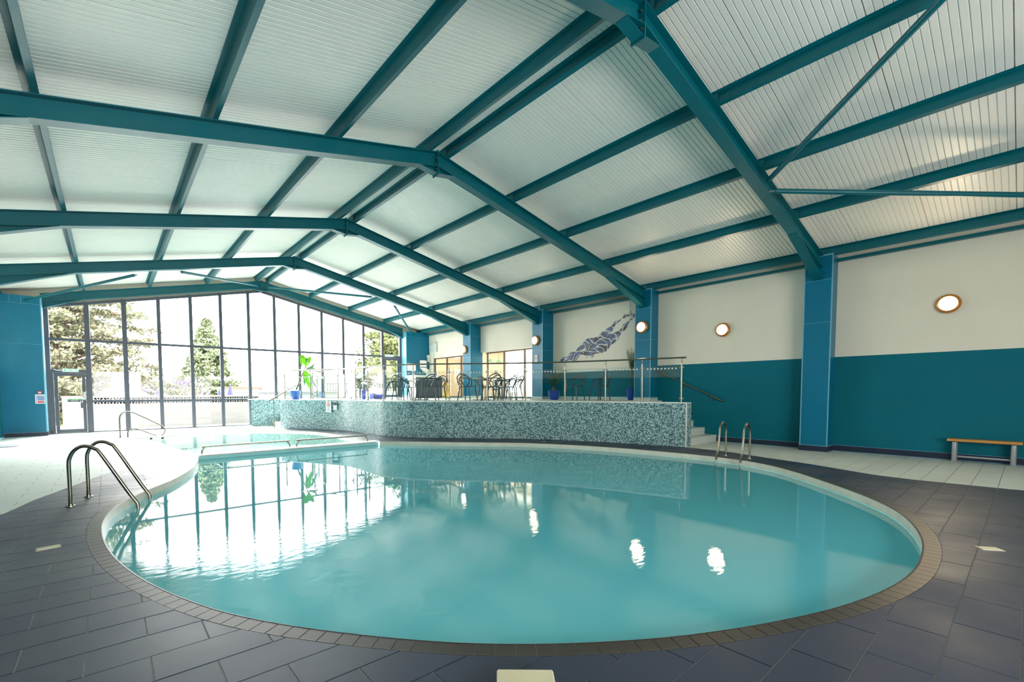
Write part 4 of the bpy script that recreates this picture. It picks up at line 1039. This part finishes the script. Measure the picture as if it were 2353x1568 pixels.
pot(pl, .17, .38, POT); MB().tube([(0, 0, .3), (.0, .01, .7)], [.03, .02], 8).build('trunk', BARK, pl, True)
for k in range(12):
    mb = MB(); frond(mb, (0, 0, .55 + .04 * (k % 3)), R(150 + k * 11), R(88 - (k % 4) * 3), .95 + .12 * (k % 2), R(8 + 5 * (k % 3)), .12, 26, .9); mb.build('frond', PALMG, pl)

# ------------------------------------------------------------------ mural
mu = thing('swimmer_mural', 'blue-grey mural of a swimmer made of curved segments on the white wall', 'mural', (8.081, 10, 3))
MUR = '''9.467,3.523 9.381,3.574 9.282,3.605 9.197,3.589 9.161,3.538 9.181,3.481 9.237,3.422 9.308,3.465 9.395,3.504
9.496,3.496 9.394,3.474 9.294,3.421 9.322,3.412 9.423,3.453
9.583,3.475 9.510,3.467 9.423,3.435 9.350,3.385 9.407,3.337 9.464,3.264 9.537,3.271 9.596,3.325 9.655,3.349 9.648,3.433
9.729,3.350 9.678,3.430 9.692,3.352
9.250,3.369 9.194,3.340 9.123,3.286 9.066,3.204 9.164,3.189 9.240,3.130 9.291,3.195 9.377,3.232 9.456,3.246 9.407,3.313 9.336,3.366
9.222,3.367 9.137,3.340 9.067,3.280 9.038,3.207 9.080,3.252 9.151,3.312
9.166,3.379 9.068,3.393 8.972,3.424 8.889,3.392 8.854,3.342 8.888,3.275 8.997,3.209 9.011,3.275 9.068,3.340
8.938,3.438 8.796,3.534 8.828,3.386 8.890,3.427
8.781,3.398 8.768,3.484 8.729,3.572 8.650,3.667 8.585,3.705 8.519,3.761 8.480,3.750 8.558,3.668 8.596,3.581 8.674,3.462
8.823,3.542 8.770,3.623 8.644,3.684 8.730,3.619
9.044,3.661 9.004,3.744 8.841,3.835 8.894,3.754
9.212,3.680 9.129,3.747 8.970,3.798 9.087,3.730
9.261,3.620 9.170,3.669 9.045,3.720 9.085,3.636 9.133,3.571 9.183,3.612
8.821,3.838 8.760,3.889 8.673,3.889 8.679,3.844 8.760,3.831
8.788,3.898 8.734,3.943 8.681,3.930 8.694,3.909 8.747,3.910
8.661,3.928 8.548,3.919 8.430,3.909 8.521,3.881 8.633,3.867
8.595,3.959 8.536,3.974 8.444,3.950 8.457,3.935
8.405,3.934 8.365,3.906 8.314,3.944 8.339,3.880 8.319,3.821 8.351,3.836 8.389,3.773 8.403,3.843
8.494,3.780 8.454,3.781 8.434,3.744 8.453,3.724
9.009,3.104 8.982,3.167 8.907,3.218 8.955,3.152
9.232,2.993 9.226,3.093 9.163,3.153 9.051,3.161 9.044,3.113 9.092,3.058
9.653,3.227 9.536,3.229 9.391,3.210 9.290,3.147 9.261,3.061 9.288,2.944 9.358,2.853 9.367,2.974 9.404,3.073 9.506,3.166
9.690,3.206 9.564,3.165 9.462,3.114 9.403,3.025 9.519,3.028 9.651,3.057 9.755,3.041 9.814,3.003 9.845,3.073 9.860,3.117 9.756,3.163
9.784,2.976 9.710,3.025 9.592,3.016 9.489,2.977 9.396,2.982 9.394,2.880 9.429,2.798 9.516,2.762 9.509,2.828 9.576,2.905 9.680,2.950
9.919,2.919 9.813,2.936 9.679,2.925 9.576,2.881 9.538,2.806 9.574,2.748 9.648,2.746 9.752,2.809
10.164,2.918 10.118,3.008 10.027,3.076 9.921,3.092 9.852,3.049 9.837,2.986 9.889,2.941 10.041,2.922
9.968,3.274 9.863,3.308 9.787,3.282 9.727,3.234 9.801,3.167 9.906,3.127 9.989,3.140 9.983,3.220
9.773,3.293 9.699,3.323 9.625,3.298 9.580,3.263 9.653,3.246 9.713,3.239
10.152,3.297 9.983,3.294 10.005,3.173 10.074,3.228
10.331,3.238 10.261,3.282 10.183,3.294 10.120,3.220 10.058,3.152 10.104,3.119 10.166,3.131 10.244,3.181
10.480,3.138 10.354,3.203 10.275,3.158 10.181,3.101 10.243,3.018 10.320,2.943 10.329,3.037 10.369,3.103 10.433,3.134
10.639,2.883 10.575,2.993 10.480,3.087 10.401,3.100 10.361,3.052 10.368,2.965 10.478,2.910
10.753,2.891 10.656,2.999 10.512,3.083 10.591,2.982 10.655,2.884
10.304,2.929 10.242,2.993 10.181,3.076 10.089,3.124 9.951,3.113 10.073,3.073 10.165,3.000 10.210,2.916
10.367,2.889 10.164,2.906 9.964,2.904 9.857,2.841 9.812,2.807 10.009,2.814 10.179,2.851
10.478,2.859 10.272,2.839 10.085,2.801 9.887,2.787 9.782,2.774 9.670,2.724 9.811,2.739 9.932,2.710 10.038,2.673 10.224,2.679 10.413,2.722 10.390,2.777 10.414,2.830
10.834,2.730 10.785,2.804 10.687,2.848 10.542,2.851 10.446,2.819 10.405,2.766 10.445,2.730 10.573,2.745 10.686,2.708 10.767,2.635 10.848,2.498 10.931,2.503 10.882,2.578
10.918,2.851 10.736,2.852 10.834,2.794 10.867,2.706 10.916,2.618 10.965,2.543 11.016,2.572 10.966,2.686 10.942,2.775
10.815,2.497 10.734,2.608 10.670,2.694 10.573,2.713 10.653,2.642 10.734,2.544 10.782,2.482
11.101,2.772 11.035,2.833 10.918,2.864 10.942,2.814 11.001,2.779
11.220,2.662 11.135,2.709 10.967,2.764 10.983,2.687 11.134,2.644
11.522,2.573 11.392,2.672 11.186,2.712 11.271,2.678 11.426,2.595
11.575,2.503 11.461,2.583 11.271,2.639 11.357,2.551 11.461,2.504
11.426,2.489 11.253,2.572 11.000,2.662 11.016,2.598 11.168,2.541 11.287,2.482
10.099,2.596 10.022,2.654 9.939,2.673 9.991,2.615
10.293,2.589 10.262,2.656 10.238,2.592'''
for ln in MUR.strip().split('\n'):
    P = [tuple(map(float, c.split(','))) for c in ln.split()]
    if len(P) > 4: P = cr_spline(P, 3, True)
    MB().prism([(y - 10, z - 3) for y, z in P], -.004, -.0012, 0).build('mural_segment', MURAL, mu)
pp = thing('wall_pipe', 'thin white downpipe with a hooked end at the right edge of the mural', 'pipe', (8.03, 8.5, 3.75))
MB().tube([(0, 0, .62), (0, 0, .02), (-.01, -.01, -.03), (-.04, -.02, -.05), (-.06, -.03, -.02)], .018, 8).build('pipe', WHITE, pp, True)
bx('clip', WHITE, pp, -.005, -.03, .25, .05, .03, .28)

# ------------------------------------------------------------------ signs and writing
def text(s_, size, m, parent, loc, rot, mirror=False, name='lettering', align='CENTER'):
    c = bpy.data.curves.new(name, 'FONT'); c.body = s_; c.size = size; c.extrude = .0006; c.align_x = align; c.align_y = 'CENTER'; c.materials.append(m)
    t_ = bpy.data.objects.new(name, c); me = bpy.data.meshes.new_from_object(t_); bpy.data.objects.remove(t_)
    o = bpy.data.objects.new(name, me); COL.objects.link(o); o.parent = parent; o.location = loc; o.rotation_euler = rot
    if mirror: o.scale = (-1, 1, 1)
    return o
def ringm(mb, c, r0, r1, ax=1, dep=.001, seg=24):
    for i in range(seg):
        a, b = 2 * math.pi * i / seg, 2 * math.pi * (i + 1) / seg
        mb.poly([(c[0] + r * math.cos(t), c[1], c[2] + r * math.sin(t)) for r, t in ((r0, a), (r1, a), (r1, b), (r0, b))])
fs = thing('safety_notice', 'white notice with blue and red panels on the blue corner box', 'sign', (-6.79, 20.695, 1.2))
bx('board', PRINTW, fs, -.115, -.006, -.15, .115, 0, .15)
bx('heading_band', PRINTB, fs, -.1, -.008, .085, .1, -.006, .105)
for k in range(3): bx('blue_panel', PRINTB, fs, -.06, -.008, .045 - k * .042, .1, -.006, .072 - k * .042); 
for k in range(2): bx('red_panel', PRINTR, fs, -.06, -.008, -.09 - k * .038, .1, -.006, -.062 - k * .038)
for k in range(5):
    m = MB(); ringm(m, (-.083, -.0085, .058 - k * .042), .0, .013); m.build('symbol', PRINTB if k < 3 else PRINTR, fs)
fc = thing('call_point', 'small red fire call point above the safety notice', 'alarm', (-6.79, 20.695, 1.41))
bx('housing', PRINTR, fc, -.045, -.035, -.04, .045, 0, .05); bx('glass_window', PRINTW, fc, -.032, -.037, -.02, .032, -.035, .022)
def exit_sign(x, z, lab, left):
    t = thing('exit_sign', lab, 'sign', (x, 21.12, z)); bx('housing', WHITE, t, -.2, -.04, -.055, .2, .04, .055)
    bx('green_panel', EXITG, t, -.16, -.044, -.04, -.01, -.04, .04); bx('green_panel', EXITG, t, .01, -.044, -.04, .17, -.04, .04)
    m = MB(); m.poly([(.04, -.046, -.012), (.1, -.046, -.012), (.1, -.046, -.03), (.145, -.046, 0), (.1, -.046, .03), (.1, -.046, .012), (.04, -.046, .012)]); m.build('arrow', EXITW, t)
    m = MB(); m.poly([(-.1, -.046, -.03), (-.085, -.046, -.03), (-.07, -.046, 0), (-.05, -.046, -.03), (-.035, -.046, -.03), (-.06, -.046, .015), (-.04, -.046, .012), (-.04, -.046, .02), (-.08, -.046, .022), (-.1, -.046, .005)]); ringm(m, (-.065, -.046, .032), 0, .008); m.build('running_figure', EXITW, t)
    m = MB(); m.tube([(-.2 * left, 0, 0), (-.33 * left, .0, -.01), (-.42 * left, 0, .03)], .008, 6); m.build('cable', WHITE, t)
exit_sign(-6.05, 2.17, 'lit green and white exit sign above the left fire door', 1)
exit_sign(5.95, 3.26, 'lit green and white exit sign above the right fire door', -1)
ds = thing('door_sticker', 'green and navy sticker on the glass of the left fire door', 'sign', (-5.98, 21.235, 1.14))
bx('green_band', PRINTG, ds, -.19, -.003, 0, .2, 0, .05); bx('navy_band', PRINTN, ds, -.19, -.003, -.052, .14, 0, -.002)
text('Fire exit', .045, PRINTW, ds, (0, -.0045, .025), (R(90), 0, 0), True); text('Keep clear', .042, PRINTW, ds, (-.02, -.0045, -.027), (R(90), 0, 0), True)
mb = MB(); ringm(mb, (.17, -.002, -.027), .0, .026); mb.build('blue_disc', PRINTN, ds)
nd = thing('no_diving_sign', 'white sign with red ring and the words No Diving on the mosaic', 'sign', (1.17, 16.78, .86), R(-64))
bx('board', PRINTW, nd, -.13, -.006, -.21, .13, 0, .21)
m = MB(); ringm(m, (0, -.008, .09), .073, .092); m.box(-.006, -.009, .02, .006, -.008, .16); m.build('red_ring', PRINTR, nd)
m = MB(); m.poly([(-.05, -.0085, .05), (-.035, -.0085, .045), (.04, -.0085, .11), (.03, -.0085, .125)]); ringm(m, (.045, -.0085, .06), 0, .013); m.build('diver_symbol', PRINTK, nd)
m = MB(); m.poly([(-.055, -.009, .145), (-.062, -.009, .138), (.055, -.009, .035), (.062, -.009, .042)]); m.build('red_bar', PRINTR, nd)
text('No', .06, PRINTK, nd, (0, -.0075, -.06), (R(90), 0, 0)); text('Diving', .06, PRINTK, nd, (0, -.0075, -.13), (R(90), 0, 0))
dp = thing('notice', 'small blue and white notice beside the no-diving sign', 'sign', (1.305, 16.48, .9), R(-64))
bx('board', PRINTW, dp, -.08, -.006, -.15, .08, 0, .15); bx('blue_panel', PRINTN, dp, -.075, -.008, .02, .075, -.006, .13)
m = MB(); m.poly([(-.02, -.008, -.03), (0, -.008, -.07), (.02, -.008, -.03)]); m.build('arrow_mark', PRINTN, dp); bx('frame', PRINTN, dp, -.084, -.004, -.154, .084, -.001, .154)
gs = thing('grey_notice', 'small grey no-smoking style notice on the column beside the mural', 'sign', (7.474, 12.19, 2.66), R(-90))
bx('board', GREYSIGN, gs, -.12, -.006, -.18, .12, 0, .18)
m = MB(); ringm(m, (0, -.008, .085), .035, .06); m.poly([(-.04, -.0085, .12), (-.048, -.0085, .112), (.04, -.0085, .05), (.048, -.0085, .058)]); m.build('ring_symbol', PRINTW, gs)
m = MB()
for k, w in enumerate((.06, .09, .075, .05)): m.box(-w, -.008, -.03 - k * .034, w, -.0065, -.014 - k * .034)
m.build('print_lines', PRINTW, gs)

# ------------------------------------------------------------------ outdoors
pt = struct('ground', label='pale terrace outside the end glazing, lower ground beyond')
bx('terrace', PATIO, pt, -14, 21.5, -.6, 22, 27.5, -.04); bx('lower_ground', PATIO, pt, -60, 27.5, -1.9, 60, 90, -1.46); bx('ground_beside', PATIO, pt, -60, -20, -1.9, -8.3, 27.5, -.5)
ex = thing('terrace_wall', 'white rendered terrace wall topped by pierced decorative blocks', 'wall', (0, 24, 0))
bx('wall_body', EXW, ex, -6.45, 0, -.04, .42, .2, .93); bx('coping', EXW, ex, -6.5, -.04, 1.215, .46, .24, 1.27)
bx('end_pier', EXW, ex, -6.47, -.03, -.04, -5.85, .23, 1.215)
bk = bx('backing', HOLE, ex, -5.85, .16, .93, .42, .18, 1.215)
proto = None
for i in range(21):
    x = -5.85 + i * .298
    if x > .2: break
    if proto is None:
        m = MB(); s_, h = .298, .285
        m.box(0, 0, .93, s_, .16, .95); m.box(0, 0, 1.195, s_, .16, 1.215); m.box(0, 0, .95, .018, .16, 1.195); m.box(s_ - .018, 0, .95, s_, .16, 1.195)
        c = (s_ / 2, 1.0725)
        for a in range(8):
            t = R(45 * a + 22.5); r = .15
            for q in (0,): m.obox((c[0], .08, c[1]), (c[0] + math.cos(t) * r, .08, c[1] + math.sin(t) * r * .85), .15, .034, (-math.sin(t), 0, math.cos(t)))
        proto = m.build('screen_block', EXW, ex); o = proto
    else: o = proto.copy(); COL.objects.link(o)
    o.location = (x, 0, 0)
lw = thing('low_white_wall', 'plain white wall running right behind the platform glazing', 'wall', (0, 24, 0))
bx('wall_body', EXW, lw, .46, 0, -.04, 9.2, .25, 1.4); bx('coping', EXW, lw, .44, -.04, 1.4, 9.25, .29, 1.45)
def foliage(name, mats, parent, clumps, leaf, n, seed, flat_=.5):
    r = np.random.default_rng(seed); V = []; F = []; MI = []
    for ci, (c, rad) in enumerate(clumps):
        k = n
        P = r.normal(size=(k, 3)); P /= np.linalg.norm(P, axis=1)[:, None]; P *= (r.random((k, 1)) ** .5) * np.array([rad, rad, rad * flat_]); P += c
        A = r.normal(size=(k, 3)); A /= np.linalg.norm(A, axis=1)[:, None]; B = np.cross(A, r.normal(size=(k, 3))); B /= np.linalg.norm(B, axis=1)[:, None]
        s_ = leaf * r.uniform(.6, 1.3, (k, 1))
        for p, a, b in zip(P, A * s_, B * s_ * .5):
            i = len(V); V += [tuple(p - a), tuple(p + b), tuple(p + a), tuple(p - b)]; F.append((i, i + 1, i + 2, i + 3)); MI.append(0)
    me = bpy.data.meshes.new(name); me.from_pydata(V, [], F); me.materials.append(mats); o = bpy.data.objects.new(name, me); COL.objects.link(o); o.parent = parent; return o
def cone_clumps(x, y, z0, z1, r0, n, rs, seed, p=1.0):
    r = np.random.default_rng(seed); out = []
    for i in range(n):
        t = r.random() ** 1.3; z = z0 + (z1 - z0) * t; R_ = r0 * (1 - t) ** p * (.75 + .3 * r.random()); a = r.random() * 6.283
        out.append(((x + R_ * math.cos(a), y + R_ * math.sin(a), z - .15 * R_), rs * (.6 + .6 * (1 - t))))
    return out
def dome_clumps(x, y, z, rx_, ry_, rz_, n, rs, seed):
    r = np.random.default_rng(seed); out = []
    for i in range(n):
        v = r.normal(size=3); v /= np.linalg.norm(v); k = .55 + .45 * r.random(); out.append(((x + v[0] * rx_ * k, y + v[1] * ry_ * k, z + abs(v[2]) * rz_ * k), rs * (.6 + .7 * r.random())))
    return out
# cedar with tiered drooping branches
tr = thing('cedar_tree', 'broad old cedar with spreading branches beyond the terrace wall', 'tree', (-7.2, 33, -1.5))
MB().tube([(0, 0, 0), (.1, 0, 3), (.3, 0, 6), (.4, 0, 11)], [.42, .36, .28, .1], 12).build('trunk', BARK, tr, True)
cl = []; bm2 = MB(); r = np.random.default_rng(4)
for k in range(96):
    z = .7 + 9.6 * (k / 96); az = k * 2.399; L = (4.6 if az % 6.28 < 1.5 or az % 6.28 > 4.7 else 3.4) * (1 - .4 * (k / 96)) * (.75 + .4 * r.random())
    e = Vector((.3 + math.cos(az) * L, math.sin(az) * L, z + .5 - .1 * L + .35 * r.random()))
    bm2.tube([(.25, 0, z), (.3 + math.cos(az) * L * .5, math.sin(az) * L * .5, z + .45), tuple(e)], [.09, .05, .015], 5)
    for j in range(9):
        t = .25 + .75 * j / 8; q = Vector((.25, 0, z)).lerp(e, t); cl.append(((q.x + r.normal() * .22, q.y + r.normal() * .3, q.z + .3 * math.sin(3.1 * t) - .12 + r.normal() * .12), .5))
bm2.build('branches', BARK, tr); foliage('foliage', F1M, tr, cl, .11, 60, 5, .45)
def tree(name, lab, loc, h, mat_, clumps, leaf, n, seed, cat='tree', tr_r=.14, flat_=.5, grp=None):
    t = thing(name, lab, cat, loc, group=grp)
    MB().tube([(0, 0, 0), (.03, 0, h * .5), (0, 0, h)], [tr_r, tr_r * .7, tr_r * .2], 8).build('trunk', BARK, t, True)
    foliage('foliage', mat_, t, clumps, leaf, n, seed, flat_); return t
tree('conical_tree', 'tall pointed conifer in the middle of the end window', (1.0, 42, -1.5), 8.2, F2M, cone_clumps(0, 0, .3, 8.6, 3.1, 430, .55, 8, .9), .14, 60, 9)
bd = tree('buddleia', 'lilac flowering buddleia bush behind the terrace wall', (-2.2, 29, -1.5), 2.6, F4M, dome_clumps(0, 0, 1.2, 1.7, 1.2, 2.1, 110, .35, 10), .07, 60, 11, 'shrub', .06)
fl = MB(); r = np.random.default_rng(12)
for k in range(70):
    a = r.random() * 6.283; e = .25 + r.random() * 1.2; rr = .9 + .15 * r.random()
    p = Vector((1.75 * rr * math.cos(a) * math.cos(e), 1.3 * rr * math.sin(a) * math.cos(e), 1.25 + 2.3 * rr * math.sin(e))); d = Vector((math.cos(a) * .6, math.sin(a) * .6, .7)).normalized()
    fl.tube([p, p + d * .12, p + d * .3], [.035, .04, .006], 6)
fl.build('flower_spikes', F5M, bd)
tree('golden_shrub', 'yellow-green shrub between the cedar and the conifer', (-2.6, 35, -1.5), 3.2, F3M, dome_clumps(0, 0, 1.5, 1.6, 1, 2.9, 80, .4, 13), .09, 50, 14, 'shrub', .06)
tree('brown_bush', 'thin brownish bush behind the flat roofed building', (4.4, 45, -1.5), 3.8, F6M, dome_clumps(0, 0, 2.4, 1.0, .6, 1.6, 34, .3, 15), .06, 34, 16, 'shrub', .05)
tree('sparse_bush', 'sparse golden bush right of the white chimney block', (5.6, 38, -1.5), 3.2, F3M, dome_clumps(0, 0, 1.4, 1.1, .7, 2.1, 46, .35, 17), .06, 34, 18, 'shrub', .05)
tree('leafy_tree', 'large leafy tree at the right end of the end glazing', (16.4, 40, -1.5), 9.6, F7M, dome_clumps(0, 0, 2.0, 3.9, 2.6, 8.6, 420, .8, 19), .15, 60, 20)
tree('leafy_tree', 'lower leafy tree behind the playhouse roof', (11.0, 33, -1.5), 5.2, F7M, dome_clumps(0, 0, 1.2, 1.9, 1.5, 4.6, 200, .6, 21), .13, 55, 22)
tree('laurel_bush', 'low leafy bush beside the left fire door, under the cedar', (-7.6, 29.5, -1.5), 1.6, F3M, dome_clumps(0, 0, .5, 1.4, 1, 2.0, 90, .4, 23), .09, 55, 24, 'shrub', .05)
# parasols
PARAL = mat('pale_parasol', (88, 88, 104), .8)
def dome_parasol():
    t = thing('open_parasol', 'large open lilac and white parasol showing above the terrace wall', 'parasol', (-4.55, 28, -1.46))
    for k in range(8):
        m = MB(); a0, a1 = R(45 * k), R(45 * (k + 1)); prf = [(.02, 3.2), (.35, 3.13), (.7, 2.98), (.98, 2.78), (1.08, 2.6)]
        for (ra, za), (rb, zb) in zip(prf[:-1], prf[1:]): m.poly([(ra * math.cos(a0), ra * math.sin(a0), za), (rb * math.cos(a0), rb * math.sin(a0), zb), (rb * math.cos(a1), rb * math.sin(a1), zb), (ra * math.cos(a1), ra * math.sin(a1), za)])
        m.build('canopy_panel', PARA if k % 2 else PARAL, t)
    MB().tube([(0, 0, 0), (0, 0, 3.25)], .025, 8).build('pole', STEELD, t, True)
dome_parasol()
for x, y, l, h in ((.7, 32, 'folded blue parasol in front of the flat roofed building, right one', 1.9), (.12, 32, 'folded blue parasol in front of the flat roofed building, left one', 1.65), (-2.98, 31, 'folded blue parasol half hidden in the buddleia', 1.65)):
    t = thing('folded_parasol', l, 'parasol', (x, y, -1.46), group=None)
    m = MB(); n_ = 12; prf = [(.015, h + 1.46), (.08, h + 1.2), (.15, h + .9), (.22, h + .5), (.2, h + .3)]
    for (ra, za), (rb, zb) in zip(prf[:-1], prf[1:]):
        for k in range(n_):
            q = lambda r_, kk, z: (r_ * (1 if kk % 2 else .72) * math.cos(2 * math.pi * kk / n_), r_ * (1 if kk % 2 else .72) * math.sin(2 * math.pi * kk / n_), z)
            m.poly([q(ra, k, za), q(rb, k, zb), q(rb, k + 1, zb), q(ra, k + 1, za)])
    m.build('canopy', PARAD, t); MB().tube([(0, 0, 0), (0, 0, h + 1.5)], .022, 8).build('pole', STEELD, t, True)
hs = thing('garden_building', 'low white building with a flat roof, dark window and chimney block', 'building', (0, 36, -1.46))
bx('wall', EXW, hs, 1.05, 0, 0, 3.45, 2.5, 3.12); bx('roof', ROOFY, hs, .95, -.12, 3.12, 3.6, 2.6, 3.27); bx('window', SHADE, hs, 1.64, -.03, 2.45, 2.42, .05, 3.02); bx('chimney', EXW, hs, 3.43, -.2, 0, 4.0, .6, 3.85); bx('side_block', EXW, hs, 2.7, -2, 0, 3.9, -1.2, 2.62)
rl = thing('garden_railing', 'white picket railing on the terrace seen through the balustrade', 'fence', (4.9, 27, -.04))
for x in np.arange(0, 4.0, .17): bx('picket', EXW2, rl, float(x), 0, 0, float(x) + .07, .03, 1.95)
bx('top_rail', EXW2, rl, -.05, -.02, 1.92, 4.05, .05, 2.0); bx('bottom_rail', EXW2, rl, -.05, -.02, 1.5, 4.05, .05, 1.56)
MB().tube(cr_spline([(-1.0, 0, 0), (-1, 0, 1.6), (-.85, 0, 2.0), (-.5, 0, 2.2), (0, 0, 2.22), (1.2, 0, 2.2)], 4), .03, 8).build('arched_hoop', EXW2, rl, True)
ph = thing('playhouse', 'wooden playhouse with a sloping yellowish roof on the terrace', 'playhouse', (7.0, 26.3, -.04))
k_ = .93
MB().prism([(-.3, 2.3), (.95, 3.1), (1.75, 3.1), (2.0, 2.35)], 0, 1.3, 1).build('roof', ROOFY, ph)
for x in (0, .6, 1.2, 1.8):
    for y in (.1, 1.2): bx('corner_post', EXW2, ph, x - .05, y - .05, 0, x + .05, y + .05, 2.4)
for x in np.arange(0, 1.85, .18): bx('side_board', EXW2, ph, float(x), .04, .9, float(x) + .1, .08, 1.7)
car = thing('car', 'white car on the lower ground, glimpsed low through the fire door', 'car', (-8.1, 34, -1.46))
MB().prism([(-1.9, .35), (-1.95, .8), (-1.1, .92), (-.5, 1.38), (.7, 1.4), (1.4, .95), (1.95, .85), (2.0, .35)], 0, 1.7, 1).build('body', CARW, car)
MB().prism([(-.95, .95), (-.42, 1.3), (.05, 1.32), (.05, .95)], -.01, 0, 1).build('window', SHADE, car); MB().prism([(.12, .95), (.12, 1.32), (.6, 1.32), (1.15, .95)], -.01, 0, 1).build('window', SHADE, car)
for x in (-1.2, 1.25):
    for y in (.1, 1.6): MB().lathe([(.0001, -.1), (.33, -.1), (.33, .1), (.0001, .1)], (x, y, .33), 20, axis=1).build('wheel', TYRE, car, True)
